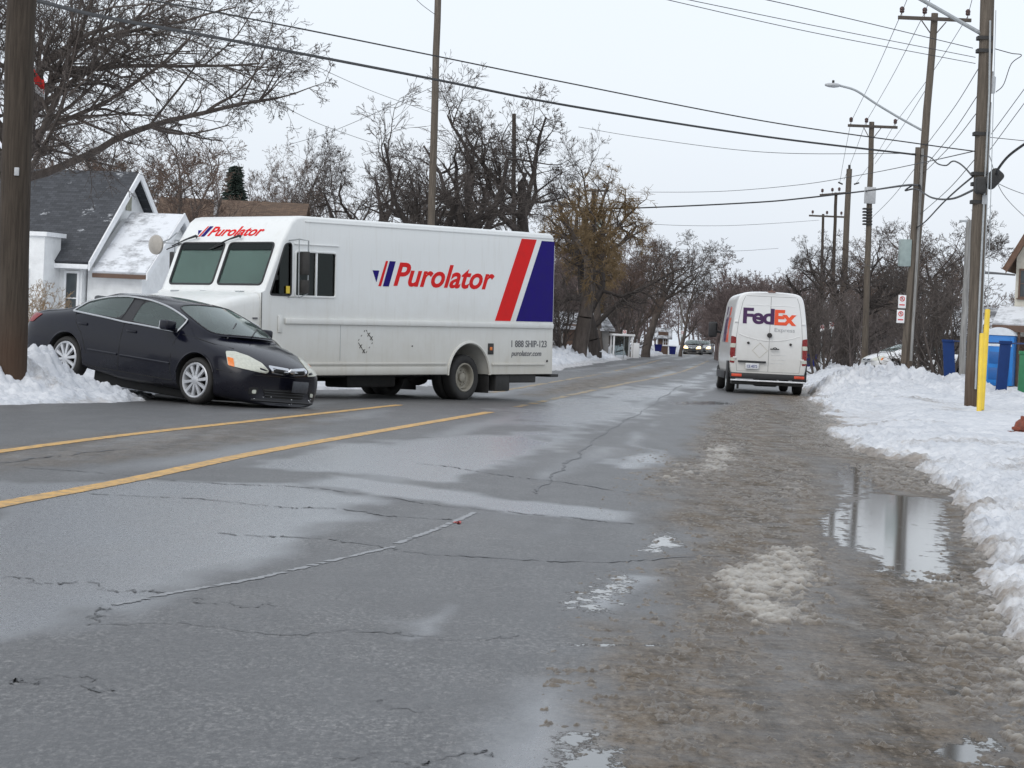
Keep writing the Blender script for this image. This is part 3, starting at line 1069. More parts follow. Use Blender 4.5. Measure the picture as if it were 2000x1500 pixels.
    def sub(o):
        s_ = o.modifiers.new('s', 'SUBSURF')
        s_.levels = s_.render_levels = 2
    me = evaluated(me, sub)
    cutters = []
    for x in (0, -2.74):
        for sg in (-1, 1):
            b = MB()
            b.cm = 1
            b.lathe([(.375, sg * .60), (.375, sg * 1.2)] if sg > 0 else [(.375, sg * 1.2), (.375, sg * .60)], 40, 'y', (x, 0, .335))
            cutters.append(b.mesh('c', [paint, M_ARCH]))
    full = cut(me, cutters)
    # split the glass off
    bm = bmesh.new()
    bm.from_mesh(full)
    bm.verts.index_update()
    groups = {}
    for f in bm.faces:
        k = f.material_index
        if k in (4,):
            c = f.calc_center_median()
            key = ('window', c.y > 0, c.x > -1.58)
        elif k == 5: key = ('windshield',)
        elif k == 6: key = ('rear_window',)
        else: key = ('body',)
        groups.setdefault(key, []).append(f)
    out = {}
    border = {}
    for key, fs in groups.items():
        b = MB()
        idx = {}
        for f in fs:
            ids = []
            for v in f.verts:
                if v.index not in idx:
                    idx[v.index] = len(b.v)
                    b.v.append(tuple(v.co))
                ids.append(idx[v.index])
            b.f.append(tuple(ids))
            b.m.append({0: 0, 1: 1, 3: 2}.get(f.material_index, 0))
        out[key] = b
        if key[0] in ('window', 'windshield', 'rear_window'):
            S_ = set(fs)
            es = [e for e in bm.edges if sum(1 for f in e.link_faces if f in S_) == 1]
            adj = {}
            for e in es:
                a, c = e.verts
                adj.setdefault(a, []).append(c)
                adj.setdefault(c, []).append(a)
            start = es[0].verts[0]
            loop, prev, cur = [start.co.copy()], None, start
            while True:
                nx = [q for q in adj[cur] if q is not prev]
                if not nx or nx[0] is start or len(loop) > 500: break
                prev, cur = cur, nx[0]
                loop.append(cur.co.copy())
            border[key] = loop
    bvh = BVHTree.FromBMesh(bm)
    bm.free()
    return out, border, bvh


def make_sedan(paint, label, matrix, detail=True):
    out, border, bvh = sedan_meshes(paint)
    root = thing('sedan_car', label, 'car', matrix=matrix)
    out[('body',)].build('body', [paint, M_ARCH, M_BLACK], root, ang=40)
    for k, b in out.items():
        if k[0] != 'body':
            b.build(k[0], M_GLASS, root, fix=False)
    # bright trim round the side windows: one loop round both doors' glass
    for sg in (-1, 1):
        loop = []
        for key in (('window', sg > 0, True), ('window', sg > 0, False)):
            loop.append(border[key])
        allp = [p for l in loop for p in l]
        b = MB()
        # outer outline = upper and lower hull of both windows in x
        srt = sorted(allp, key=lambda p: (p.x, p.z))
        def half(seq):
            h_ = []
            for p in seq:
                while len(h_) > 1 and (h_[-1].x - h_[-2].x) * (p.z - h_[-2].z) - (h_[-1].z - h_[-2].z) * (p.x - h_[-2].x) <= 0: h_.pop()
                h_.append(p)
            return h_
        hull = half(srt)[:-1] + half(srt[::-1])[:-1]
        ring = []
        for i_, p in enumerate(hull):
            q = hull[(i_ + 1) % len(hull)]
            k_ = max(1, int((q - p).length / .08))
            for t_ in range(k_):
                r_ = p.lerp(q, t_ / k_)
                h = bvh.ray_cast(V((r_.x, sg * 2, r_.z)), V((0, -sg, 0)))
                ring.append(V((r_.x, h[0].y if h[0] is not None else r_.y, r_.z)))
        c0 = sum(ring, V()) / len(ring)
        ring = [p + (p - c0).normalized() * .015 + V((0, sg * .012, 0)) for p in ring]
        ring.append(ring[0])
        b.tube(ring, .0135, 6, cap=False)
        b.build('window_trim', M_DULLCHROME, root)
        # black gaskets of each pane
        gk = MB()
        for l in loop: gk.tube(l + [l[0]], .010, 5, cap=False)
        gk.build('window_gasket', M_BLACK, root)
    for key in (('windshield',), ('rear_window',)):
        b = MB()
        b.tube(border[key] + [border[key][0]], .011, 5, cap=False)
        b.build(key[0] + '_gasket', M_BLACK, root)
    for x in (0, -2.74):
        for sg in (-1, 1):
            make_wheel(root, (x, sg * .78, .325), .325, .245, .215, sg, 'spokes', M_ALLOY)
    # door seams, rub strips, handles
    for sg in (-1, 1):
        D = V((0, -sg, 0))
        sm = MB()
        Y_ = sg * 2
        surface_line(bvh, [(x, Y_, z) for x, z in ((-.47, .95), (-.50, .80), (-.52, .60), (-.50, .40), (-.46, .27))], D, .006, sm)
        surface_line(bvh, [(-1.585, Y_, z) for z in (.98, .8, .6, .4, .27)], D, .006, sm)
        surface_line(bvh, [(x, Y_, z) for x, z in ((-2.66, .99), (-2.58, .86), (-2.44, .74), (-2.36, .62), (-2.30, .48), (-2.26, .27))], D, .006, sm)
        surface_line(bvh, [(x, Y_, .27) for x in np.linspace(-.46, -2.26, 8)], D, .006, sm)
        surface_line(bvh, [(x, Y_, z) for x, z in ((.66, .515), (.50, .52), (.40, .53))], D, .005, sm)
        surface_line(bvh, [(x, Y_, z) for x, z in ((-.40, .93), (-.10, .90), (.15, .86), (.4, .83))], D, .006, sm)
        sm.build('door_seam', M_ARCH, root)
        rb = MB()
        surface_line(bvh, [(x, Y_, .50) for x in np.linspace(-.52, -1.55, 8)], D, .018, rb)
        surface_line(bvh, [(x, Y_, .505) for x in np.linspace(-1.62, -2.24, 6)], D, .018, rb)
        rb.build('side_moulding', paint, root)
        for x in (-1.38, -2.42):
            hb = MB()
            h = bvh.ray_cast(V((x, Y_, .86)), D)
            hb.rbox((x - .11, h[0].y - .02, .845), (x + .09, h[0].y + .03, .885), .012)
            hb.build('door_handle', paint, root)
        mr = MB()
        mr.rbox((-.66, -.09, -.065), (-.48, .10, .075), .035, 3, M=T(0, sg * .98, 1.03))
        mr.tube([(-.52, sg * .84, .97), (-.56, sg * .93, .99)], .03, 8)
        mo = mr.build('wing_mirror', paint, root)
        g_ = MB()
        g_.box((-.669, -.07, -.045), (-.6605, .08, .055), M=T(0, sg * .98, 1.03))
        g_.build('mirror_glass', M_CHROME, mo)
        # lamps
        U, W_ = V((.75, -sg * -.66, 0)).normalized(), V((0, 0, 1))
        D2 = V((-.66, -sg * .75, 0)).normalized()
        U = V((D2.y, -D2.x, 0)) * (1 if sg < 0 else -1)
        if U.x < 0: U = -U
        O = V((.72, sg * .66, .68))
        hl = shrinkwrap(bvh, [(-.30, .105), (-.23, -.075), (.0, -.10), (.30, -.125), (.335, -.09), (.22, .0), (.02, .075), (-.18, .115)], O, U, W_, D2, .010, .03, 2, .02, 'headlight', M_CLEAR, root)
        shrinkwrap(bvh, [(-.262, .03), (-.222, -.075), (-.135, -.088), (-.175, .02)], O, U, W_, D2, .0135, .02, 2, .015, 'indicator_lens', M_AMBER, hl)
        Dr = V((.80, -sg * .60, 0)).normalized()
        Ur = V((-Dr.y, Dr.x, 0))
        if Ur.x > 0: Ur = -Ur
        shrinkwrap(bvh, [(-.14, .075), (-.08, -.06), (.16, -.075), (.22, .045), (.12, .07)], V((-3.50, sg * .70, .84)), Ur, W_, Dr, .010, .03, 2, .03, 'tail_light', M_REDLENS, root)
        for x in (0, -2.74):
            al = MB()
            al.tube([(x + .385 * cos(a), sg * (.903 if x == 0 else .90), .335 + .385 * sin(a)) for a in np.linspace(.12 * pi, .95 * pi, 16)], .012, 5)
            al.build('wheel_arch_lip', paint, root)
    F = V((-1, 0, 0))
    U, W_ = V((0, 1, 0)), V((0, 0, 1))
    for sg in (-1, 1):
        pol = [(sg * .035, .035), (sg * .36, .055), (sg * .385, .03), (sg * .33, -.035), (sg * .05, -.06)]
        gr = shrinkwrap(bvh, pol, V((2, 0, .605)), U, W_, F, .012, .03, 2, .015, 'grille', M_CHROME, root)
        pol = [(sg * .065, .005), (sg * .325, .022), (sg * .30, -.018), (sg * .075, -.038)]
        shrinkwrap(bvh, pol, V((2, 0, .605)), U, W_, F, .016, .03, 2, .008, 'grille_slot', M_ARCH, gr)
    shrinkwrap(bvh, [(-.44, .07), (.44, .07), (.36, -.055), (-.36, -.055)], V((2, 0, .27)), U, W_, F, .006, .02, 2, .03, 'bumper_intake', M_ARCH, root)
    bl = MB()
    for z in (.245, .285, .32): surface_line(bvh, [(2, y, z) for y in np.linspace(-.40, .40, 9)], F, .008, bl, .010)
    bl.build('intake_bar', M_BLACK, root)
    lp = MB()
    surface_line(bvh, [(2, y, .175) for y in np.linspace(-.62, .62, 13)], F, .020, lp, .004)
    lp.build('chin_lip', M_BLACK, root)
    sm = MB()
    surface_line(bvh, [(2, y, .515) for y in np.linspace(-.62, .62, 15)], F, .006, sm)
    sm.build('bumper_seam', M_ARCH, root)
    for sg in (-1, 1):
        fg = shrinkwrap(bvh, [(sg * .50, .06), (sg * .66, .05), (sg * .67, -.04), (sg * .53, -.05)], V((2, 0, .29)), U, W_, F, .006, .02, 2, .03, 'fog_lamp_recess', M_ARCH, root)
        shrinkwrap(bvh, [(sg * .545, .025), (sg * .615, .02), (sg * .615, -.03), (sg * .55, -.03)], V((2, 0, .29)), U, W_, F, .010, .02, 2, .02, 'fog_lamp', M_CLEAR, fg)
    sn = MB()
    r5 = random.Random(5)
    for k in range(12):
        y = r5.uniform(-.6, .6)
        h = bvh.ray_cast(V((2, y, r5.uniform(.14, .24))), F)
        if h[0] is not None:
            s_ = r5.uniform(.006, .014)
            sn.rbox(tuple(h[0] - V((s_ * .5, s_, s_ * .6))), tuple(h[0] + V((s_ * .5, s_, s_ * .6))), s_ * .35)
    tag(sn.build('snow_crumb', M_DIRTSNOW, root), kind='stuff')
    em = MB()
    em.rbox((-.02, -.045, -.035), (.018, .045, .035), .012, M=T(1.0, 0, .615))
    em.build('emblem', M_CHROME, root)
    pl = MB()
    pl.rbox((-.012, -.155, -.08), (.012, .155, .08), .006, M=T(1.03, .17, .40))
    pl.build('front_plate', mat('dirty_plate', (.045, .05, .06), .4, .3, 20.), root)
    # wipers and interior
    wp = MB()
    for a, b_ in (((.10, -.45), (-.22, .02)), ((.12, .02), (-.22, .46))):
        p, q = bvh.ray_cast(V((a[0], a[1], 3)), V((0, 0, -1))), bvh.ray_cast(V((b_[0], b_[1], 3)), V((0, 0, -1)))
        wp.tube([p[0] + V((0, 0, .02)), q[0] + V((0, 0, .02))], .010, 5)
    wp.build('wiper', M_BLACK, root)
    for x, y in ((-1.55, -.37), (-1.55, .37), (-2.45, -.38), (-2.45, .38)):
        st_ = MB()
        st_.rbox((x + .0, y - .25, .42), (x + .50, y + .25, .60), .05, 3)
        M = T(x, y, .55) @ Matrix.Rotation(radians(-14), 4, 'Y')
        st_.rbox((-.10, -.24, 0), (.05, .24, .56), .05, 3, M=M)
        st_.rbox((-.07, -.13, .60), (.03, .13, .77), .04, 3, M=M)
        st_.build('seat', M_SEAT, root)
    ub = MB()
    ub.rbox((-2.32, -.66, .03), (-.42, .66, .24), .03)
    ub.build('underbody', M_ARCH, root)
    ds = MB()
    ds.rbox((-.62, -.72, .68), (-.05, .72, .90), .06, 3)
    ds.build('dashboard', M_BLACK, root)
    sw = MB()
    M = T(-.78, .37, .88) @ Matrix.Rotation(radians(62), 4, 'Y')
    sw.tube([M @ V((.185 * cos(a), .185 * sin(a), 0)) for a in np.linspace(0, 2 * pi, 25)], .014, 6, cap=False)
    sw.tube([M @ V((-.18, 0, 0)), M @ V((.18, 0, 0))], .012, 5)
    sw.build('steering_wheel', M_BLACK, root)
    return root, bvh


def pose(X, Y, yaw, p, q, s, z=0.):
    c, n = cos(yaw), sin(yaw)
    ex, ey, ez = V((c, n, 0)), V((-n, c, 0)), V((0, 0, 1))
    ex2 = ex * cos(p) + ez * sin(p)
    ez2 = ez * cos(p) - ex * sin(p)
    ey2 = ey * cos(q) + ez2 * sin(q)
    ez3 = ez2 * cos(q) - ey * sin(q)
    return frame_matrix(V((X, Y, z)), ex2 * s, ey2 * s, ez3 * s)

car, car_bvh = make_sedan(M_NAVY, 'dark navy saloon car with its tail up on a roadside heap of snow', pose(-4.30, 37.3, radians(-38.2), radians(-4.04), radians(-2.3), 1.099, -.022))
sd = MB()
for (x, z, w_, h) in ((-.40, .52, .05, .20), (-.43, .38, .04, .10)):
    q = car_bvh.ray_cast(V((x, -2, z)), V((0, 1, 0)))
# ================================================================== THE COURIER STEP VAN
def truck_paint():
    t = NT('white_truck_paint')
    c = t.coord()
    z = t.n('ShaderNodeSeparateXYZ', inp={0: c}).outputs[2]
    n = t.noise(c, 2.2, 6, .65)
    cs = t.coord((5, 5, .5))
    runs = t.noise(cs, 2., 5, .65)
    f = t.val(t.math('MULTIPLY_ADD', t.math('SUBTRACT', n, .5), .9, z), .3, 1.9, .66, .0)
    f = t.math('MULTIPLY_ADD', t.val(runs, .52, .75), .16, f)
    sp = t.val(t.noise(c, 30., 3, .7), .63, .74, 0, .35)
    f = t.math('MAXIMUM', f, t.math('MULTIPLY', sp, t.val(z, .5, 1.5, 1., .0)))
    t.set(col=t.mix(f, (.77, .785, .775), (.42, .375, .285)), rough=t.math('MULTIPLY_ADD', f, .25, .34), nrm=t.bump(t.noise(c, 1.6, 2), .06, .02))
    return t.mat

M_TRK = truck_paint()
M_RED = mat('courier_red', (.68, .016, .016), .6, .06, 5., spec=.15)
M_BLUE = mat('courier_blue', (.014, .006, .15), .6, .10, 5., spec=.12)
M_TGLASS = glass('truck_glass', (.55, .76, .69), 1.25, .03, .09)
M_DGLASS = glass('dark_side_glass', (.10, .12, .115), .55, .03)
M_GREYINK = mat('grey_ink', (.10, .10, .11), .5)
M_FAINT = mat('faint_ink', (.36, .37, .38), .5)
M_CREAM = mat('cream_wheel', (.27, .25, .205), .5, .2, 9.)
M_STAIN = mat('adhesive_residue', (.10, .095, .08), .6, .5, 30.)
M_GALV = mat('grey_metal', (.36, .38, .39), .45, .15, 12., metal=.3)
M_YSTICK = mat('yellow_sticker', (.75, .55, .05), .5)

W_ = 2.36
_c, _s = cos(radians(52.8)), sin(radians(52.8))
TRK_M = pose(-3.586, 38.832, radians(52.799), radians(1.089), radians(-1.017), 1.)
TRK_M = Matrix.Translation(EYE) @ Matrix.Scale(1.0717, 4) @ Matrix.Translation(-EYE) @ TRK_M     # wheels down on the road
trk = thing('delivery_truck', 'long white courier step van with red and blue slanted stripes, standing across the road', 'truck', matrix=TRK_M)


def arc(cx, cz, r, a0, a1, n):
    return [(cx + r * cos(a), cz + r * sin(a)) for a in np.linspace(a0, a1, n)]

FAX, RAX = -.75, 4.66
prof = [(-.74, 1.118)] + arc(FAX, .41, .70, radians(88), radians(4), 12) + [(-.05, .46)]
prof += [(4.07, .46)] + arc(RAX, .43, .60, radians(177), radians(3), 22) + [(5.26, .46)]
prof += [(7.17, .46), (7.17, 2.96), (7.14, 3.04), (7.06, 3.075), (.20, 3.075), (.06, 3.05), (-.06, 2.97), (-.30, 2.65), (-.66, 1.84), (-.74, 1.80)]
bm = bmesh.new()
vs = [bm.verts.new((x, 0, z)) for x, z in prof]
f = bm.faces.new(vs)
r = bmesh.ops.extrude_face_region(bm, geom=[f])
bmesh.ops.translate(bm, verts=[g for g in r['geom'] if isinstance(g, bmesh.types.BMVert)], vec=(0, W_, 0))
bmesh.ops.recalc_face_normals(bm, faces=bm.faces[:])
top = [e for e in bm.edges if abs(e.verts[0].co.y - e.verts[1].co.y) < 1e-4 and min(e.verts[0].co.z, e.verts[1].co.z) > 1.81 ]
bmesh.ops.bevel(bm, geom=top, offset=.055, segments=4, profile=.5, affect='EDGES')
me = bpy.data.meshes.new('truck_body')
bm.to_mesh(me)
bm.free()
for mm in (M_TRK, M_BLACK): me.materials.append(mm)


def cutter(poly, ax, lo, hi):
    """poly in the two other axes, swept along ax"""
    b = MB()
    b.cm = 1
    if ax == 'y': pts = [(u, lo, v) for u, v in poly]; d = (0, hi - lo, 0)
    if ax == 'x': pts = [(lo, u, v) for u, v in poly]; d = (hi - lo, 0, 0)
    b.prism(pts, d)
    return b.mesh('c', [M_TRK, M_BLACK], smooth=False)

WSL = [rpoly([(.13, 1.93), (1.125, 1.93), (1.125, 2.615), (.13, 2.615)], .07), rpoly([(1.235, 1.93), (2.23, 1.93), (2.23, 2.615), (1.235, 2.615)], .07)]
QUART = rpoly([(-.555, 1.77), (-.05, 1.765), (-.06, 2.625), (-.215, 2.60)], .06)
CABW = rpoly([(.035, 1.755), (1.035, 1.755), (1.035, 2.495), (.035, 2.495)], .06)
cav = [(-.585, .80), (2.3, .80), (2.3, 2.98), (.12, 2.98), (.02, 2.90), (-.21, 2.62), (-.57, 1.84)]
cs_ = [cutter(cav, 'y', .065, W_ - .065)]
cs_ += [cutter(p, 'x', -1.3, .05) for p in WSL]
cs_ += [cutter(p, 'y', -.3, W_ + .3) for p in (QUART, CABW)]
# hollow wheel housings and belly
me = cut(me, cs_)
me.polygons.foreach_set('use_smooth', [True] * len(me.polygons))
me.set_sharp_from_angle(angle=radians(32))
link('body', me, trk)

# glass
def front_pt(y, z, out=0.):
    # the sloping front plane from (-.66,1.84) to (-.30,2.65)
    t_ = (z - 1.84) / .81
    return V((-.66 + .36 * t_ - out * .914, y, z + out * .406))
for p in WSL:
    b = MB()
    b.prism([front_pt(y, z, -.012) for y, z in p], V((.006, 0, 0)))
    wso = b.build('windshield', M_TGLASS, trk, smooth=False)
    b = MB()
    ys_ = [q_[0] for q_ in p]
    b.prism([front_pt(y, z, .004) for y, z in ((min(ys_) + .03, 2.50), (max(ys_) - .03, 2.50), (max(ys_) - .03, 2.60), (min(ys_) + .03, 2.60))], V((.003, 0, 0)))
    b.build('sun_band', M_DGLASS, wso, smooth=False)
    g = MB()
    ring = [front_pt(y, z, .002) for y, z in p]
    g.tube(ring + [ring[0]], .018, 6, cap=False)
    g.build('gasket', M_BLACK, wso)
for (poly, nm, m_) in ((QUART, 'quarter_window', M_DGLASS), (CABW, 'side_window', M_DGLASS)):
    for y, sg in ((0., 1), (W_, -1)):
        b = MB()
        b.prism([(u, y + sg * .020, v) for u, v in poly], (0, sg * .006, 0))
        wo = b.build(nm, m_, trk, smooth=False)
        g = MB()
        ring = [V((u, y - sg * .002, v)) for u, v in poly]
        g.tube(ring + [ring[0]], .014 if nm != 'side_window' else .020, 6, cap=False)
        if nm == 'side_window':
            g.rbox((.535, min(y - sg * .008, y + sg * .018), 1.76), (.575, max(y - sg * .008, y + sg * .018), 2.49), .005)
        g.build('frame', M_BLACK if nm != 'side_window' else M_TRK, wo)
st_ = MB()
st_.box((-.17, -.0045, 1.80), (-.085, .004, 1.92))
st_.build('sticker', M_YSTICK, trk, smooth=False)

# hood and nose
def loft(rows, cap=True):
    b = MB()
    n = len(rows[0])
    vs, fs = [], []
    for r_ in rows: vs += [V(p) for p in r_]
    for i in range(len(rows) - 1):
        for j in range(n - 1):
            fs.append((i * n + j, i * n + j + 1, (i + 1) * n + j + 1, (i + 1) * n + j))
    b.add(vs, fs)
    return b
hood_rows = []
for x, zt, in_, dz in ((-.745, 1.80, .03, 0), (-.80, 1.795, .04, 0), (-1.15, 1.74, .07, 0), (-1.5, 1.645, .13, 0), (-1.72, 1.53, .19, 0), (-1.80, 1.38, .22, 0), (-1.82, .95, .22, 0)):
    y0, y1 = in_, W_ - in_
    hood_rows.append([(x, y0, max(.62, min(1.10, zt - .3))), (x, y0, zt - .16), (x, y0 + .015, zt - .07), (x, y0 + .06, zt - .02), (x, y0 + .16, zt), (x, W_ / 2, zt + .025), (x, y1 - .16, zt), (x, y1 - .06, zt - .02), (x, y1 - .015, zt - .07), (x, y1, zt - .16), (x, y1, max(.62, min(1.10, zt - .3)))])
hb = loft(hood_rows)
hb.build('hood', M_TRK, trk, ang=40)
for y0, y1 in ((.0, .32), (W_ - .32, W_)):
    fd = MB()
    pr = arc(FAX - .05, .41, .62, radians(92), radians(178), 10)
    pr = [(-.76, 1.10)] + [(x, z) for x, z in arc(FAX, .41, .70, radians(92), radians(176), 12)] + [(-1.52, .46), (-1.82, .50), (-1.84, 1.0), (-1.70, 1.18), (-.76, 1.20)]
    fd.prism([(x, y0, z) for x, z in pr], (0, y1 - y0, 0))
    fd.build('fender', M_TRK, trk, ang=40)
gr = MB()
gr.rbox((-1.86, .34, .72), (-1.80, W_ - .34, 1.30), .02)
gro = gr.build('grille', M_BLACK, trk)
for y in (.38, W_ - .38):
    b = MB()
    b.lathe([(.11, -1.875), (.11, -1.85)], 20, 'x', (0, y, 1.02))
    b.build('headlight', M_CLEAR, trk)
bp = MB()
bp.rbox((-2.0, .03, .42), (-1.86, W_ - .03, .68), .03)
bp.build('front_bumper', M_STEEL, trk)

# rub rails, ledges, roof gutter
for y, sg in ((0., -1), (W_, 1)):
    lo_, hi_ = sorted((y + sg * .003, y + sg * .042))
    rl = MB()
    rl.rbox((-.20, lo_, 1.305), (7.145, hi_, 1.40), .014, 2)
    rl.build('rub_rail', M_TRK, trk)
    lo_, hi_ = sorted((y + sg * .002, y + sg * .024))
    sk = MB()
    sk.rbox((.0, lo_, .468), (4.03, hi_, .60), .008)
    sk.rbox((.0, lo_, .635), (4.00, hi_ , .675), .008)
    sk.rbox((5.32, lo_, .62), (6.93, hi_, .665), .008)
    sk.build('skirt_rail', M_TRK, trk)
    gt = MB()
    gt.rbox((.25, *sorted((y + sg * .001, y + sg * .014))[:1], 2.975), (7.12, sorted((y + sg * .001, y + sg * .014))[1], 3.0), .004)
    gt.build('roof_gutter', M_TRK, trk)
    lp = MB()
    lp.tube([(x, y + sg * .004, z) for x, z in arc(RAX, .43, .605, radians(178), radians(2), 22)], .028, 6)
    lp.build('wheel_arch_lip', M_TRK, trk)
    lp = MB()
    lp.tube([(x, y + sg * .004, z) for x, z in arc(FAX, .41, .70, radians(172), radians(4), 22)], .018, 6)
    lp.build('wheel_arch_lip', M_TRK, trk)
    # seams of the cab: door edge, panel joints, drip strip above the window
    sm = MB()
    for x, z0, z1 in ((1.18, .7, 1.30),):
        a, c_ = sorted((y + sg * .0005, y + sg * .003))
        if x > 0: sm.box((x - .004, a, z0), (x + .004, c_, z1))
    sm.build('panel_seam', M_FAINT, trk, smooth=False)
    dr = MB()
    dr.rbox((.0, *sorted((y + sg * .001, y + sg * .020))[:1], 2.60), (1.09, sorted((y + sg * .001, y + sg * .020))[1], 2.622), .005)
    dr.build('window_drip_strip', M_TRK, trk)
    hd = MB()
    a, c_ = sorted((y + sg * .001, y + sg * .022))
    hd.rbox((-.36, a, 1.16), (-.26, c_, 1.44), .01)
    hd.build('door_handle', M_TRK, trk)
b = MB()
b.box((-.745, -.003, 1.14), (-.735, .006, 1.80))
b.build('panel_seam', M_BLACK, trk, smooth=False)

# stripes and lettering on both sides
def side_panel(poly, m_, name, y=0., sg=-1, th=.004):
    b = MB()
    b.prism([(u, y + sg * .001, v) for u, v in poly], (0, sg * th, 0))
    return b.build(name, m_, trk, smooth=False)
for y, sg in ((0., -1), (W_, 1)):
    side_panel([(5.39, 1.43), (5.85, 1.43), (6.60, 2.945), (6.145, 2.945)], M_RED, 'red_stripe', y, sg)
    side_panel([(6.02, 1.43), (7.155, 1.43), (7.155, 2.93), (6.76, 2.93)], M_BLUE, 'blue_stripe', y, sg)

def logo(M, h, wtot, parent):
    """the courier's mark and name; h = cap height"""
    q = part_empty('logo', parent)
    q.matrix_local = M
    k = h / .40
    def pg(poly, m_, nm):
        b = MB()
        b.prism([(u * k, -.001, v * k) for u, v in poly], (0, -.004, 0))
        b.build(nm, m_, q, smooth=False)
    pg([(0, .255), (.17, .255), (.105, .06)], M_BLUE, 'emblem_tip')
    pg([(.155, -.01), (.225, -.01), (.40, .425), (.345, .425)], M_RED, 'emblem_bar')
    pg([(.275, -.01), (.43, -.01), (.60, .425), (.445, .425)], M_BLUE, 'emblem_bar')
    x0 = .555 * k
    t_ = text_mesh('Purolator', wtot - x0, h * 1.03, M_RED, .33, .022, .004)
    place('lettering', t_, q, T(x0, 0, 0))
    return q
logo(T(1.97, -.001, 1.985), .40, 3.38, trk)
RB = Matrix(((-1, 0, 0, 0), (0, -1, 0, 0), (0, 0, 1, 0), (0, 0, 0, 1)))
logo(T(5.35, W_ + .001, 1.985) @ RB, .40, 3.38, trk)
# the front name over the windshield: the brow plane from (-.30,2.65) to (-.06,2.97)
ex_ = V((0, -1, 0)); ez_ = V((.24, 0, .32)).normalized(); n_ = V((-.8, 0, .6))
FM = frame_matrix(V((-.30, 2.02, 2.65)) + ez_ * .10 + n_ * .002, ex_, ez_.cross(ex_), ez_)
logo(FM, .20, 1.52, trk)
tx = text_mesh('1 888 SHIP-123', 1.08, .125, M_GREYINK, 0, .012)
place('lettering', tx, trk, T(5.90, -.001, .955))
tx = text_mesh('purolator.com', .92, .125, M_GREYINK, .2, .012)
place('lettering', tx, trk, T(5.90, -.001, .765))

# old placard outline: a diamond of residue with hooks
dm = MB()
for (a, b_) in (((1.62, 1.03), (1.82, 1.24)), ((1.82, 1.24), (2.02, 1.03)), ((2.02, 1.03), (1.82, .82)), ((1.82, .82), (1.62, 1.03))):
    p, q = V((a[0], -.004, a[1])), V((b_[0], -.004, b_[1]))
    for k in (.08, .42, .8):
        dm.tube([p.lerp(q, k), p.lerp(q, min(1, k + .10))], .006, 5)
for u, v in ((1.90, 1.15), (1.97, 1.09), (1.70, .95), (1.78, .87)):
    for d in ((.03, .03), (-.03, .03)):
        dm.tube([(u - d[0], -.004, v - d[1]), (u + d[0], -.004, v + d[1])], .007, 5)
dm.build('placard_clip', M_STAIN, trk)
mk = MB()
mk.rbox((5.20, -.012, .82), (5.36, -.001, 1.02), .01)
mko = mk.build('side_marker', M_STEEL, trk)
b = MB()
b.rbox((5.245, -.02, .895), (5.315, -.011, .955), .006)
b.build('lens', M_AMBER, mko)
for (x, z, r_) in ((7.0, .70, .022), (3.06, .96, .012), (-.78, 1.33, .03), (-.70, 1.33, .03)):
    b = MB()
    b.lathe([(r_, -.012), (r_, -.001)], 12, 'y', (x, 0, z))
    if x > -.6: b.build('side_plug', M_STEEL, trk)
bd = MB()
bd.rbox((-.90, .022, 1.375), (-.80, .045, 1.40), .004)
bd.build('hood_badge', M_GREYINK, trk)

# mirrors on loop brackets
for y, sg in ((0., -1), (W_, 1)):
    yy = y + sg * .24
    mr = MB()
    fr_ = [V((-.12, y, 2.66)), V((-.14, yy, 2.68)), V((.02, yy + sg * .06, 2.66)), V((.02, yy + sg * .06, 1.80)), V((-.10, yy, 1.74)), V((-.12, y, 1.74))]
    mr.tube(fr_, .012, 6)
    mr.tube([V((-.14, yy, 2.68)), V((-.13, yy, 1.74))], .010, 6)
    mo = mr.build('mirror_bracket', M_GALV, trk)
    for z0, z1 in ((2.10, 2.48), (1.80, 2.02)):
        b = MB()
        b.rbox((-.115, -.0, z0), (-.075, .20, z1), .015, M=T(.02, yy - .03 if sg > 0 else yy - .17, 0))
        h_ = b.build('mirror', M_STEEL, mo)
        g_ = MB()
        g_.box((-.0735, .015, z0 + .015), (-.072, .185, z1 - .015), M=T(.02, yy - .03 if sg > 0 else yy - .17, 0))
        g_.build('mirror_glass', M_CHROME, mo)
mk = MB()
mk.lathe([(.03, -.03), (.035, 0), (.02, .02), (.001, .025)], 12, 'x', (-.05, .06, 2.80))
mk.build('marker_lamp', M_STEEL, trk)

# wipers hang from above the glass
for y in (1.02, 2.02):
    wp = MB()
    wp.tube([front_pt(y - .12, 2.70, .03), front_pt(y - .10, 2.71, .06), front_pt(y + .10, 2.66, .05), front_pt(y + .42, 2.56, .02)], [.028, .022, .014, .010], 6)
    wp.tube([front_pt(y + .22, 2.60, .02), front_pt(y + .52, 2.50, .02)], .010, 5)
    wp.build('wiper', M_BLACK, trk)
vt = MB()
for y in (.42, 1.22, 1.9):
    vt.rbox((-.80, y, 1.80), (-.70, y + .12, 1.825), .008)
vt.build('hood_latch', M_GALV, trk)

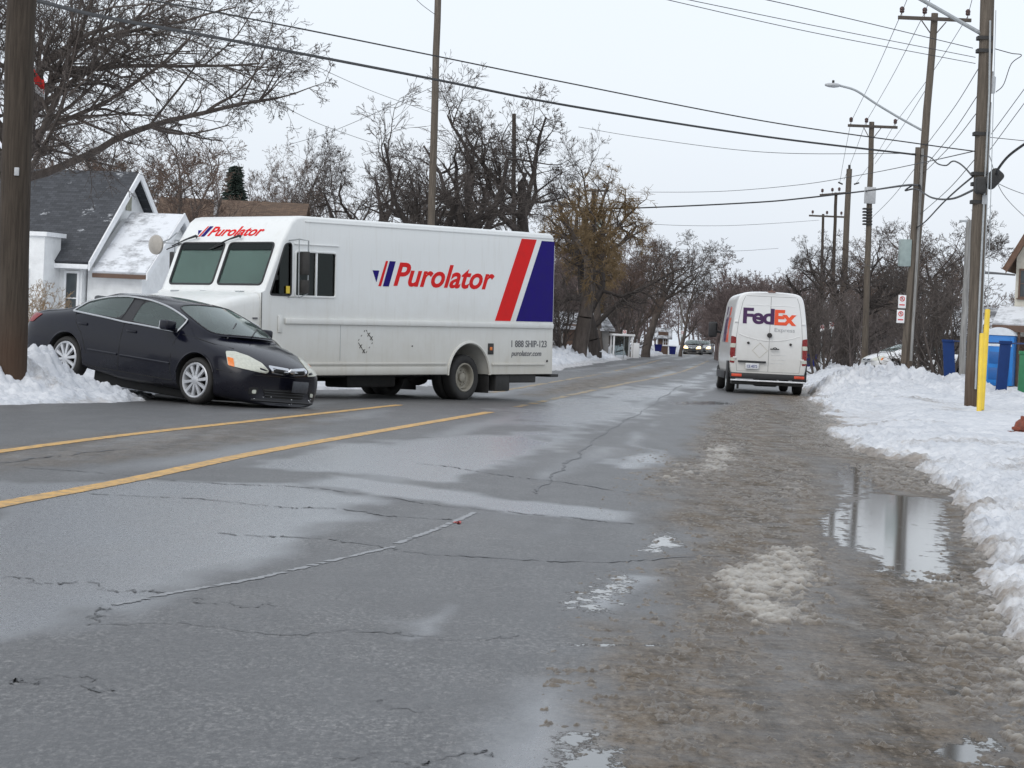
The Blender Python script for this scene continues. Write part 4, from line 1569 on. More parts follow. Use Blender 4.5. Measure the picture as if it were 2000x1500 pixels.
# cab interior
for y in (.55, 1.75):
    s_ = MB()
    s_.rbox((.35, y - .24, 1.05), (.85, y + .24, 1.20), .05, 3)
    s_.rbox((.80, y - .24, 1.15), (.95, y + .24, 1.95), .05, 3)
    s_.build('seat', M_SEAT, trk)
d_ = MB()
d_.rbox((-.56, .10, 1.15), (-.15, W_ - .10, 1.80), .06, 3)
d_.build('dashboard', M_STEEL, trk)
s_ = MB()
M = T(.10, 1.72, 1.72) @ Matrix.Rotation(radians(-40), 4, 'Y')
s_.tube([M @ V((.22 * cos(a), .22 * sin(a), 0)) for a in np.linspace(0, 2 * pi, 25)], .016, 6, cap=False)
s_.tube([M @ V((0, -.21, 0)), M @ V((0, .21, 0))], .014, 5)
s_.build('steering_wheel', M_BLACK, trk)
s_ = MB()
s_.rbox((2.2, .08, .82), (2.26, W_ - .08, 2.96), .01)
s_.build('bulkhead', mat('bulkhead_panel', (.60, .62, .60), .6, .2, 3.), trk)

# running gear
for y0, sg in ((.17, -1), (W_ - .17, 1)):
    make_wheel(trk, (FAX, y0 + .0, .49), .405, .25, .22, sg, 'plain', M_CREAM)
    make_wheel(trk, (RAX, y0 - sg * .02, .405), .41, .252, .215, sg, 'dish', M_CREAM)
    make_wheel(trk, (RAX, y0 - sg * .27, .405), .41, .252, .215, sg, 'plain', M_CREAM)
u = MB()
for y in (.75, W_ - .83):
    u.rbox((-1.7, y, .40), (7.0, y + .08, .58), .01)
for x in (.6, 2., 3.4, 5.6, 6.9): u.rbox((x, .7, .42), (x + .08, W_ - .7, .56), .01)
u.build('chassis', M_STEEL, trk)
u = MB()
u.tube([(RAX, .25, .41), (RAX, W_ - .25, .41)], .075, 10)
u.lathe([(.001, -.2), (.14, -.14), (.18, 0), (.14, .14), (.001, .2)], 14, 'y', (RAX, W_ / 2, .40))
u.tube([(1.2, W_ / 2, .46), (RAX, W_ / 2, .42)], .05, 8)
u.tube([(FAX, .25, .40), (FAX, W_ - .25, .40)], .06, 8)
u.build('axle', M_STEEL, trk)
u = MB()
u.rbox((2.2, .72, .22), (3.5, 1.25, .47), .04)
u.build('fuel_tank', M_STEEL, trk)
u = MB()
u.tube([(0., 1.5, .36), (3.6, 1.5, .34), (4.2, 1.45, .5), (5.1, 1.45, .5), (5.5, 1.3, .36), (7.0, 1.25, .34)], .04, 8)
u.lathe([(.04, 1.2), (.11, 1.25), (.11, 2.0), (.04, 2.05)], 14, 'x', (0, 1.5, .355))
u.build('exhaust', M_STEEL, trk)
for y in (.06, W_ - .60):
    u = MB()
    u.rbox((5.30, y, .12), (5.325, y + .54, .55), .006)
    u.build('mud_flap', M_RUBBER, trk)
u = MB()
u.rbox((5.52, .05, .15), (5.95, .50, .46), .03)
u.rbox((5.95, .06, .30), (6.75, .45, .455), .02)
u.build('under_box', M_STEEL, trk)
u = MB()
u.rbox((7.175, .03, .40), (7.42, W_ - .03, .455), .012)
u.build('rear_step', M_STEEL, trk)
u = MB()
u.box((7.171, .10, .60), (7.19, W_ / 2 - .01, 2.75))
u.box((7.171, W_ / 2 + .01, .60), (7.19, W_ - .10, 2.75))
u.build('rear_door', M_TRK, trk, smooth=False)
for y in (.04, W_ - .16):
    u = MB()
    u.rbox((7.172, y, .75), (7.195, y + .12, 1.05), .01)
    u.build('tail_light', M_REDLENS, trk)
# ================================================================== THE EXPRESS VAN (x right, y forward, z up)
M_VANW = car_paint('white_van_paint', (.74, .745, .74), (.38, .355, .31), .65, .3, .25, 2.0)
M_PURPLE = mat('express_purple', (.052, .012, .075), .4, .08, 5.)
M_ORANGE = mat('express_orange', (.78, .085, .022), .4, .08, 5.)
VX, VY, VA = 6.83, 63.8, radians(-1.7)
van = thing('delivery_van', 'tall white courier van seen from behind, pulled up by the right-hand snow bank', 'van', (VX, VY, 0), VA)
van.scale = (1.045, 1.02, 1.0)
H_ = [  # half section: x, z
    (0, .42), (.80, .42), (.96, .50), (.985, .80), (.995, 1.20), (.985, 1.55), (.925, 2.05), (.865, 2.46), (.80, 2.67), (.60, 2.74), (0, 2.755)]
rows = []
def sec(y, sx=1., top=None, bulge=0., low=None, f=None):
    o = []
    for x, z in H_:
        zz = z
        if top is not None and z > 1.0: zz = 1.0 + (z - 1.0) * (top - 1.0) / 1.75
        if low is not None: zz = max(zz, low) if z < .8 else zz
        o.append((x * sx, y - bulge * (1 - (abs(x) / .98) ** 2) * 1., zz))
    return o
rows = [sec(-.005, .94, 2.72, .05, .48), sec(.015, .985, 2.745, .035), sec(.12), sec(.9), sec(2.2), sec(3.4), sec(4.3), sec(4.75, 1, 2.70), sec(5.25, .985, 2.25), sec(5.75, .97, 1.72), sec(6.25, .95, 1.38), sec(6.65, .90, 1.15), sec(6.78, .80, 1.02)]
bm = bmesh.new()
R_ = []
for s_ in rows:
    r_ = [bm.verts.new(p) for p in s_]
    l_ = [r_[0]] + [bm.verts.new((-p[0], p[1], p[2])) for p in s_[1:-1]] + [r_[-1]]
    R_.append((r_, l_))
nH = len(H_)
SG, WG = [], []
for i in range(len(rows) - 1):
    for h in (0, 1):
        for j in range(nH - 1):
            a, b = R_[i][h], R_[i + 1][h]
            f = bm.faces.new((a[j], a[j + 1], b[j + 1], b[j]))
            if j in (5, 6) and i in (6, 7): SG.append((f, h))
            if j in (7, 8, 9) and i in (7, 8): WG.append(f)
for k in (0, -1):
    r_, l_ = R_[k]
    for j in range(nH - 1):
        if j == 0: bm.faces.new((r_[0], r_[1], l_[1]))
        elif j == nH - 2: bm.faces.new((r_[j], r_[j + 1], l_[j]))
        else: bm.faces.new((r_[j], r_[j + 1], l_[j + 1], l_[j]))
bmesh.ops.recalc_face_normals(bm, faces=bm.faces[:])
for h in (0, 1):
    fs = [f for f, q in SG if q == h]
    bmesh.ops.inset_region(bm, faces=fs, thickness=.06)
    for f in fs: f.material_index = 2
bmesh.ops.inset_region(bm, faces=WG, thickness=.06)
for f in WG: f.material_index = 3
me = bpy.data.meshes.new('van')
bm.to_mesh(me)
bm.free()
for mm in (M_VANW, M_ARCH, M_BLACK, M_BLACK): me.materials.append(mm)
def sub(o):
    s_ = o.modifiers.new('s', 'SUBSURF')
    s_.levels = s_.render_levels = 2
me = evaluated(me, sub)
cs_ = []
for y in (1.28, 5.58):
    for sg in (-1, 1):
        b = MB()
        b.cm = 1
        b.lathe([(.42, -.35), (.42, .35)], 36, 'x', (sg * .95, y, .36))
        cs_.append(b.mesh('c', [M_VANW, M_ARCH]))
full = cut(me, cs_)
bm = bmesh.new()
bm.from_mesh(full)
van_bvh = BVHTree.FromBMesh(bm)
parts = {0: MB(), 2: {}, 3: MB()}
def grab(test):
    b = MB()
    idx = {}
    for f in bm.faces:
        if not test(f): continue
        ids = []
        for v in f.verts:
            if v not in idx:
                idx[v] = len(b.v)
                b.v.append(tuple(v.co))
            ids.append(idx[v])
        b.f.append(tuple(ids))
        b.m.append(1 if f.material_index == 1 else 0)
    return b
grab(lambda f: f.material_index < 2).build('body', [M_VANW, M_ARCH], van, ang=40)
M_VGLASS = glass('van_glass', (.12, .15, .15), 1.0)
for sg in (-1, 1):
    grab(lambda f: f.material_index == 2 and f.calc_center_median().x * sg > 0).build('window', M_VGLASS, van, fix=False)
grab(lambda f: f.material_index == 3).build('windshield', M_VGLASS, van, fix=False)
bm.free()
U, Wv, D = V((1, 0, 0)), V((0, 0, 1)), V((0, 1, 0))
O = V((0, -2, 0))
def rear(poly, m_, nm, off=.004, th=.012, r=0., parent=van, cuts=2):
    return shrinkwrap(van_bvh, poly, O, U, Wv, D, off, th, cuts, r, nm, m_, parent)
# doors: centre and side gaps, recess lines
sm = MB()
surface_line(van_bvh, [(0, -2, z) for z in np.linspace(.60, 2.62, 14)], D, .006, sm)
for sg in (-1, 1):
    surface_line(van_bvh, [(sg * x, -2, z) for x, z in ((.80, .60), (.84, 1.0), (.845, 1.5), (.80, 2.0), (.72, 2.45), (.66, 2.60))], D, .005, sm)
surface_line(van_bvh, [(x, -2, .60) for x in np.linspace(-.80, .80, 12)], D, .005, sm)
surface_line(van_bvh, [(x, -2, 2.62) for x in np.linspace(-.64, .64, 12)], D, .004, sm)
sm.build('door_seam', mat('van_seam', (.22, .22, .215), .6), van)
pr = MB()
surface_line(van_bvh, [(x, -2, 1.60 - .17 * (1 - (x / .8) ** 2)) for x in np.linspace(-.78, .78, 24)], D, .016, pr, -.004)
surface_line(van_bvh, [(x, -2, 2.38 + .0 * x) for x in np.linspace(-.62, .62, 16)], D, .012, pr, -.004)
surface_line(van_bvh, [(x, -2, 2.16) for x in np.linspace(-.70, .70, 16)], D, .010, pr, -.005)
pr.build('door_crease', M_VANW, van)
# lamps
for sg in (-1, 1):
    q = [(sg * .845, 1.50), (sg * .965, 1.53), (sg * .985, .82), (sg * .865, .80)]
    lm_ = rear(q, M_REDLENS, 'tail_light', .012, .04, .03)
    for z0, z1, m_ in ((1.22, 1.33, M_CLEAR), (.86, .95, M_CLEAR)):
        rear([(sg * .85, z1), (sg * .968, z1), (sg * .975, z0), (sg * .86, z0)], m_, 'lens', .016, .03, .01, lm_)
    for z in (1.92, .95):
        hg = MB()
        hg.rbox((sg * .86 - .05, -.02, z - .03), (sg * .86 + .05, .04, z + .03), .012)
        hg.build('hinge', M_VANW, van)
# lettering on the rear doors
def wrap_text(me_, x0, z0, nm, parent=van, dirv=D, off=.004, Om=None):
    o = None
    n = len(me_.vertices)
    for v in me_.vertices:
        p = V((x0 + v.co.x, -2, z0 + v.co.z))
        h = van_bvh.ray_cast(p, D)
        if h[0] is not None: v.co = h[0] + V((0, -off + v.co.y, 0))
    return link(nm, me_, parent)
wrap_text(text_mesh('Fed', .80, .43, M_PURPLE, 0, .030, space=.88), -.70, 1.87, 'lettering')
wrap_text(text_mesh('Ex', .56, .415, M_ORANGE, 0, .034, space=.90), .108, 1.865, 'lettering')
wrap_text(text_mesh('Express', .52, .13, M_FAINT, 0, .0), .12, 1.66, 'lettering')
for i, (z, s_) in enumerate(((1.06, .42), (.94, .42), (.84, .36))):
    ln = MB()
    for k in range(3):
        x0 = .06 + k * s_ / 3
        surface_line(van_bvh, [(x0, -2, z), (x0 + s_ / 3.8, -2, z)], D, .007, ln)
    ln.build('faint_print', mat('worn_print', (.55, .56, .56), .5), van)
# emblem, locks, handle, placard ghost, plate light bar and plate
b = MB()
b.lathe([(.001, -.030), (.045, -.028), (.062, -.012), (.066, .02)], 20, 'y', (.0, -.055, 1.585))
b.build('emblem', M_STEEL, van)
for x, z in ((-.53, 1.36), (.55, 1.36)):
    b = MB()
    b.lathe([(.001, -.02), (.03, -.018), (.036, .03)], 12, 'y', (x, -.03, z))
    b.build('lock_cap', M_STEEL, van)
b = MB()
b.rbox((.03, -.095, 1.205), (.26, -.045, 1.235), .01)
b.tube([(.10, -.085, 1.24), (.15, -.095, 1.262), (.20, -.085, 1.24)], .012, 6)
b.build('door_handle', M_STEEL, van)
b = MB()
for a, c_ in (((-.42, 1.17), (-.23, 1.37)), ((-.23, 1.37), (-.03, 1.17)), ((-.03, 1.17), (-.23, .97)), ((-.23, .97), (-.42, 1.17))):
    surface_line(van_bvh, [(a[0] + (c_[0] - a[0]) * k, -2, a[1] + (c_[1] - a[1]) * k) for k in np.linspace(0, 1, 5)], D, .008, b, .002)
b.build('placard_outline', mat('old_adhesive', (.52, .50, .44), .6), van)
b = MB()
b.rbox((-.78, -.075, .835), (-.06, -.02, .885), .012)
b.build('plate_light_bar', M_BLACK, van)
b = MB()
b.rbox((-.58, -.062, .66), (-.24, -.045, .82), .006)
po = b.build('licence_plate', M_PLATE, van)
place('lettering', text_mesh('CE 4072', .26, .075, M_BLUEINK, 0, .01), po, T(-.545, -.063, .70))
# rear step bumper with reflectors, tow frame
b = MB()
b.rbox((-.96, -.10, .40), (.96, .06, .555), .02)
bo = b.build('rear_bumper', M_BLACK, van)
for sg in (-1, 1):
    b = MB()
    b.rbox((sg * .80 - .13, -.112, .45), (sg * .80 + .13, -.095, .525), .006)
    b.build('reflector', mat('orange_reflector', (.62, .07, .03), .3), bo)
b = MB()
b.rbox((-.95, -.13, .335), (.95, -.02, .375), .01)
b.build('step_lip', M_DIRTSNOW, van)
b = MB()
b.rbox((-.92, .0, .24), (.92, .5, .36), .02)
b.rbox((-.30, .5, .20), (.30, 1.2, .40), .05)
b.tube([(-.75, .05, .26), (-.75, .06, .12)], .03, 6)
b.build('underframe', M_STEEL, van)
for y in (1.28, 5.58):
    for sg in (-1, 1):
        q = make_wheel(van, (0, 0, 0), .345, .21, .22, sg, 'plain', M_GALV)
        q.rotation_euler = (0, 0, -pi / 2)
        q.location = (sg * .875, y, .345)
for sg in (-1, 1):
    b = MB()
    b.rbox((sg * 1.0 - .02, .25, .36), (sg * 1.0 + .02, .86, .86), .012)
    b.rbox((sg * 1.0 - .02, 1.72, .36), (sg * 1.0 + .02, 5.1, .56), .012)
    b.build('side_cladding', M_BLACK, van)
    b = MB()
    b.rbox((sg * 1.06 - .02, 1.9, .62), (sg * 1.0 + .02, 4.0, .68), .01)
    mr = MB()
    mr.tube([(sg * .96, 4.9, 1.62), (sg * 1.12, 4.86, 1.66)], .035, 8)
    mr.rbox((sg * 1.20 - .12, 4.80, 1.48), (sg * 1.20 + .12, 4.95, 1.92), .05, 3)
    mr.build('wing_mirror', M_BLACK, van)
b = MB()
b.tube([(0, .02, 2.72), (0, .0, 2.80)], .03, 8)
b.rbox((-.10, -.06, 2.725), (.10, .10, 2.765), .015)
b.build('roof_camera', mat('rusty_bracket', (.16, .09, .07), .6), van)
# the name along both sides
for sg in (-1, 1):
    for body, y0, wd, m_ in (('Fed', 1.0, 1.45, M_PURPLE), ('Ex', 2.48, 1.05, M_ORANGE)):
        tm = text_mesh(body, wd, 1.0 if body == 'Fed' else .97, m_, 0, .045, space=.86)
        for v in tm.vertices:
            yy = y0 + v.co.x if sg > 0 else (4.6 - y0) - v.co.x
            h = van_bvh.ray_cast(V((sg * 3, yy, 1.35 + v.co.z)), V((-sg, 0, 0)))
            if h[0] is not None: v.co = h[0] + V((sg * (.004 - v.co.y), 0, 0))
        link('lettering', tm, van)
# ================================================================== TREES
def segs_mesh(name, segs, n, m):
    A = np.array([s[:8] for s in segs], np.float64)
    p0, p1, r0, r1 = A[:, 0:3], A[:, 3:6], A[:, 6], A[:, 7]
    d = p1 - p0
    L = np.linalg.norm(d, axis=1, keepdims=True)
    d = d / np.maximum(L, 1e-6)
    h = np.where(np.abs(d[:, 2:3]) < .9, np.array([[0, 0, 1.]]), np.array([[1., 0, 0]]))
    a = np.cross(d, h)
    a /= np.linalg.norm(a, axis=1, keepdims=True)
    b = np.cross(d, a)
    w = 2 * np.pi * np.arange(n) / n
    ring = a[:, None, :] * np.cos(w)[None, :, None] + b[:, None, :] * np.sin(w)[None, :, None]
    v0 = p0[:, None, :] + ring * r0[:, None, None]
    v1 = p1[:, None, :] + ring * r1[:, None, None]
    vs = np.concatenate([v0, v1], 1).reshape(-1, 3)
    base = np.arange(len(A))[:, None] * 2 * n
    j = np.arange(n)[None, :]
    j2 = (j + 1) % n
    q = np.stack([base + j, base + j2, base + n + j2, base + n + j], -1).reshape(-1, 4)
    return np_mesh(name, vs, q, m)


def bark(name, col, var=.35):
    t = NT(name)
    c = t.coord((1, 1, .25))
    n = t.noise(c, 7., 6, .65)
    t.set(col=t.ramp(n, [(.3, tuple(x * (1 - var) for x in col)), (.7, tuple(x * (1 + var) for x in col))]), rough=.9, spec=.15, nrm=t.bump(t.noise(c, 20., 4), .6, .02))
    return t.mat

M_BARK = bark('grey_brown_bark', (.105, .088, .078))
M_TWIG = bark('twig_bark', (.105, .090, .082))
M_RUST = bark('rusty_twig', (.155, .112, .09))
M_WILLOW = bark('willow_twig', (.22, .155, .085))
M_DARKBARK = bark('dark_bark', (.058, .050, .046))
M_WOODMASS = bark('far_twigs', (.17, .135, .128))


class TreeGen:
    def __init__(s, seed):
        s.r = random.Random(seed)
        s.thick, s.thin = [], []

    def rv(s):
        return V((s.r.gauss(0, 1), s.r.gauss(0, 1), s.r.gauss(0, 1)))

    def grow(s, p, d, L, r, lv, o):
        n = max(2, int(L / o['step'][min(lv, len(o['step']) - 1)]))
        g = o['gnarl'][min(lv, len(o['gnarl']) - 1)]
        up = o['up'][min(lv, len(o['up']) - 1)]
        nb = o['kids'][lv] if lv < len(o['kids']) else 0
        first = o.get('first', .25) if lv == 0 else .18
        spots = sorted(s.r.uniform(first, 1.) for _ in range(nb))
        pts = [(p, r)]
        kids = []
        k = 0
        end = o['taper'][min(lv, len(o['taper']) - 1)]
        for i in range(n):
            d = (d + s.rv() * g + V((0, 0, up)) + V(o.get('lean', (0, 0, 0))) * (1 if lv else .3)).normalized()
            p = p + d * (L / n)
            f = (i + 1) / n
            rr = max(r * (1 - f * (1 - end)), o['rmin'])
            pts.append((p, rr))
            while k < nb and spots[k] <= f + 1e-6:
                kids.append((p, d, rr, spots[k]))
                k += 1
        tgt = s.thick if lv < o.get('thick', 2) else s.thin
        for (a, ra), (b, rb) in zip(pts[:-1], pts[1:]):
            tgt.append((*a, *b, ra, rb))
        for (q, dd, rr, f) in kids:
            perp = s.rv()
            perp = (perp - dd * perp.dot(dd)).normalized()
            a = radians(s.r.uniform(*o['ang'][min(lv, len(o['ang']) - 1)]))
            nd = (dd * cos(a) + perp * sin(a)).normalized()
            ratio = o['ratio'][min(lv, len(o['ratio']) - 1)] * s.r.uniform(.65, 1.2)
            s.grow(q, nd, L * ratio * (1.1 - .5 * f), max(rr * s.r.uniform(.5, .72), o['rmin']), lv + 1, o)


OAK = dict(step=(.6, .45, .35, .30, .25), gnarl=(.10, .22, .22, .17, .12), up=(.05, .05, .04, .05, .05), kids=(8, 7, 8, 6, 3), taper=(.32, .30, .25, .4, .6), rmin=.0062,
           ang=((28, 65), (35, 72), (30, 65), (22, 55), (20, 45)), ratio=(.78, .55, .50, .54, .6), first=.28, thick=3)
UPR = dict(step=(.8, .6, .45, .3), gnarl=(.05, .10, .14, .16), up=(.05, .10, .07, .04), kids=(13, 9, 8, 5), taper=(.25, .3, .4, .6), rmin=.0075,
           ang=((18, 42), (22, 48), (25, 55), (20, 50)), ratio=(.50, .48, .45, .45), first=.15, thick=2)
WIL = dict(step=(.7, .6, .45, .35, .35), gnarl=(.10, .20, .22, .12), up=(.03, .03, -.02, -.16), kids=(9, 9, 10, 9), taper=(.5, .35, .4, .7), rmin=.007,
           ang=((25, 55), (30, 65), (40, 80), (30, 70)), ratio=(.75, .5, .5, .75), first=.25, thick=3)
BIG = dict(step=(.6, .5, .40, .3, .22), gnarl=(.05, .08, .13, .18, .2), up=(.04, .015, .0, .0, .0), kids=(20, 12, 10, 6, 3), taper=(.45, .3, .3, .5, .6), rmin=.0055,
           ang=((38, 66), (28, 55), (28, 60), (25, 60)), ratio=(1.0, .48, .42, .42), first=.52, thick=3)
SHR = dict(step=(.35, .3, .2, .15), gnarl=(.10, .2, .25), up=(.10, .08, .05), kids=(8, 7, 5), taper=(.4, .5, .6), rmin=.006,
           ang=((25, 60), (25, 60), (25, 60)), ratio=(.6, .55, .5), first=.05, thick=1)
FAR = dict(step=(1.1, .8, .55), gnarl=(.06, .14, .16), up=(.04, .07, .05), kids=(16, 9, 7), taper=(.25, .3, .6), rmin=.014,
           ang=((22, 60), (25, 60), (25, 60)), ratio=(.45, .5, .45), first=.15, thick=1)

PROTO, PH = {}, {}
def tree_proto(key, seed, o, L, r0, mb, mt, d=(0, 0, 1), stems=1):
    g = TreeGen(seed)
    for k in range(stems):
        a = g.r.uniform(0, 2 * pi)
        dd = V(d) if stems == 1 else (V(d) + V((cos(a), sin(a), 0)) * .30).normalized()
        g.grow(V((g.r.uniform(-.3, .3) * (stems > 1), g.r.uniform(-.3, .3) * (stems > 1), -.3)), dd, L * (1 if stems == 1 else g.r.uniform(.75, 1.05)), r0, 0, o)
    PH[key] = max(max(s_[2], s_[5]) for s_ in g.thick + g.thin)
    PROTO[key] = (segs_mesh('trunk', g.thick, 7, mb), segs_mesh('crown', g.thin, 3, mt) if g.thin else None)
    return len(g.thick), len(g.thin)

tree_proto('oak1', 11, OAK, 6.8, .42, M_DARKBARK, M_TWIG)
tree_proto('oak2', 23, OAK, 6.0, .37, M_DARKBARK, M_TWIG)
tree_proto('up1', 5, UPR, 11., .20, M_BARK, M_TWIG)
tree_proto('up2', 6, UPR, 10., .16, M_BARK, M_RUST, stems=3)
tree_proto('round1', 31, dict(OAK, gnarl=(.06, .13, .18, .2, .2), up=(.05, .09, .06, .05, .05), rmin=.0065), 5.6, .27, M_BARK, M_RUST)
tree_proto('round2', 37, dict(OAK, gnarl=(.06, .15, .18, .2, .2), up=(.05, .08, .06, .05, .05), rmin=.0065), 5.2, .25, M_BARK, M_TWIG)
tree_proto('oak3', 88, dict(OAK, ang=((35, 70), (35, 75), (30, 75), (25, 70))), 6.2, .39, M_DARKBARK, M_TWIG)
tree_proto('willow1', 41, WIL, 6.2, .42, M_BARK, M_WILLOW)
tree_proto('leaner', 53, dict(OAK, gnarl=(.08, .18, .2, .18, .14), kids=(11, 9, 8, 6), first=.35, ratio=(.45, .5, .45, .45), taper=(.3, .3, .4, .6)), 10.5, .30, M_DARKBARK, M_TWIG)
tree_proto('big', 68, dict(BIG, lean=(.012, 0, .0)), 8.0, .26, M_BARK, M_TWIG)
tree_proto('shrub', 71, SHR, 2.2, .05, M_BARK, M_TWIG, stems=5)

def tree(key, px, top, Y, wide, rot, name, label, group=None, tilt=(0, 0), z=.1, sc=None):
    p = P(px, 660, Y)
    p.z = z
    if sc is None:
        sc = (P(px, top, Y).z - z) / PH[key]
    sz = 1.
    o = thing(name, label, 'tree' if 'shrub' not in name else 'shrub', p, radians(rot), group)
    o.rotation_euler = (radians(tilt[0]), radians(tilt[1]), radians(rot))
    o.rotation_mode = 'XYZ'
    o.scale = (sc * wide, sc * wide, sc)
    a, b = PROTO[key]
    link('trunk', a, o)
    if b: link('crown', b, o)
    return o

GB = 'bare trees behind the left verge'
GR = 'bare trees behind the right yards'
tree('big', 0, 0, 52, 1.0, 20, 'bare_tree', 'large bare tree spreading its long branches over the dark-roofed white house', z=.2, sc=.84)
tree('round1', 300, 205, 95, 1.05, 10, 'bare_tree', 'reddish bare tree rising behind the white house roof', GB)
tree('round1', 190, 215, 104, 1.05, 130, 'bare_tree', 'reddish bare tree behind the house chimney side, left of its twin', GB)
tree('round2', 340, 250, 112, 1.0, 220, 'bare_tree', 'round bare tree between the white house porch and the spruce', GB)
tree('up2', 95, 190, 100, 1.0, 70, 'bare_tree', 'thin bare tree seen past the wooden pole over the dark roof', GB)
tree('up1', 556, 238, 124, 1.0, 0, 'bare_tree', 'tall slim upright bare tree above the truck windshield', GB)
tree('up2', 500, 278, 128, 1.0, 40, 'bare_tree', 'slim many-stemmed bare tree just right of the spruce', GB)
tree('up2', 612, 262, 132, 1.0, 160, 'bare_tree', 'slim many-stemmed bare tree left of the gnarled oak', GB)
tree('up1', 668, 285, 138, 1.05, 220, 'bare_tree', 'slim upright bare tree low behind the left limb of the oak', GB)
tree('oak2', 800, 150, 108, .92, 65, 'oak_tree', 'gnarled dark oak leaning left behind the thin utility pole', GB, tilt=(0, -6))
tree('oak1', 915, 98, 112, 1.05, 15, 'oak_tree', 'tallest gnarled dark oak above the middle of the truck', GB, tilt=(0, 1))
tree('oak3', 1030, 165, 118, 1.05, 200, 'oak_tree', 'dark spreading oak above the rear half of the truck', GB, tilt=(0, 5))
tree('oak3', 735, 270, 122, 1.1, 140, 'oak_tree', 'smaller dark oak low on the left of the gnarled oaks', GB, tilt=(0, -6))
tree('willow1', 1130, 310, 126, 1.0, 30, 'willow_tree', 'yellowish willow with drooping twigs behind the truck tail', GB)
tree('willow1', 1172, 440, 150, .9, 200, 'willow_tree', 'smaller yellow-brown willow right of the pale pole', GB)
tree('oak1', 1165, 238, 133, .82, 100, 'oak_tree', 'dark bare tree with upswept limb beside the pale pole', GB, tilt=(0, 7))
tree('leaner', 1130, 0, 150, 1., 0, 'leaning_tree', 'dark bare tree leaning far over towards the road', GB, tilt=(0, 43), z=1.0, sc=.70)
tree('round2', 1262, 440, 175, 1.3, 60, 'bare_tree', 'reddish bare tree beyond the leaning trunk', GB)
tree('up2', 1232, 430, 165, 1.2, 250, 'bare_tree', 'bare tree with dark stem standing at the far left verge', GB)
tree('up1', 1330, 478, 200, 1.4, 10, 'bare_tree', 'tall reddish bare tree at the far bend of the road', GB)
tree('oak2', 1640, 405, 128, 1.2, 120, 'oak_tree', 'black gnarled bare tree just right of the tall van', GR, tilt=(0, -12), z=.2)
tree('oak3', 1585, 440, 150, .95, 250, 'oak_tree', 'black spreading bare tree directly behind the tall van', GR, tilt=(0, -6), z=.2)
tree('round1', 1745, 425, 140, 1.2, 80, 'bare_tree', 'bare tree behind the grey box on the crossarm pole', GR, z=.2)
tree('round2', 1825, 400, 132, 1.1, 330, 'bare_tree', 'spreading bare tree between the two nearest right-hand poles', GR, z=.2)
tree('round2', 1690, 470, 165, 1.2, 10, 'bare_tree', 'bare tree behind the second crossarm pole', GR, z=.2)
tree('round1', 1880, 480, 150, 1., 200, 'bare_tree', 'low bare tree behind the nearest right-hand pole', GR, z=.2)
tree('up2', 1950, 548, 150, 1.1, 300, 'bare_tree', 'small bare tree between the big pole and the cream house', GR, z=.2)

# dense undergrowth trees
gs = 'leafless shrubs along the verges'
for i, (px, Y, sc, rot, lab, k) in enumerate(((85, 60, .72, 0, 'pale dry shrub beside the wooden pole at the white house', 'shrub'), (148, 63, .55, 80, 'thin dry shrub between the white house windows', 'shrub'), (298, 56, .62, 200, 'dark bare shrub in front of the porch roof, left of the truck', 'shrub'),
        (1092, 126, 1.6, 50, 'tangled dark shrub close behind the truck tail', 'shrub'), (1170, 158, 1.9, 150, 'tangled shrub right of the pale pole', 'shrub'), (1600, 100, 1.2, 20, 'dark shrub by the right tail lamp of the van', 'shrub'),
        (1655, 122, 1.4, 100, 'dark tangled shrub left of the white parked car and beyond it', 'shrub'), (1800, 96, 1.7, 240, 'reddish tangled shrub right of the pole with two signs', 'shrub'), (1845, 92, 1.5, 10, 'tangled shrub behind the blue panel', 'shrub'), (1712, 150, 1.7, 300, 'dark shrub far behind the white parked car', 'shrub'))):
    tree(k, px, 690, Y, 1., rot, 'bare_shrub', lab, gs, z=.1, sc=sc)
for o in COL.objects:
    if o.name == 'bare_shrub' : pass
M_REED = bark('dry_reed', (.30, .215, .13))
for nm in ('bare_shrub', 'bare_shrub.001'):
    for ch in bpy.data.objects[nm].children:
        ch.data = ch.data.copy()
        ch.data.materials[0] = M_REED

# the spruce
sp = thing('spruce_tree', 'dark green spruce peeking over the brown roof behind the truck', 'tree', (P(446, 640, 118).x, 118, .1))
b = MB()
b.tube([(0, 0, -.3), (0, 0, 3), (0, 0, 7.6)], [.18, .12, .02], 7)
b.build('trunk', M_DARKBARK, sp)
g = TreeGen(3)
for k in range(2600):
    z = 1.2 + 6.4 * g.r.random() ** .9
    R = 2.3 * (7.75 - z) / 6.5
    a = g.r.uniform(0, 2 * pi)
    u = g.r.random() ** .5
    tier = .5 + .5 * sin(z * 7)
    rr = R * u * (.72 + .28 * tier)
    p = V((cos(a) * rr, sin(a) * rr, z - rr * .28))
    d = V((cos(a), sin(a), -.15 + g.r.uniform(-.3, .3))).normalized()
    q = p + d * g.r.uniform(.18, .38)
    g.thin.append((*p, *q, .055, .012))
sp.scale = (1.05, 1.05, 1.16)
link('crown', segs_mesh('crown', g.thin, 4, mat('spruce_green', (.022, .036, .028), .9, .35, 3.)), sp)

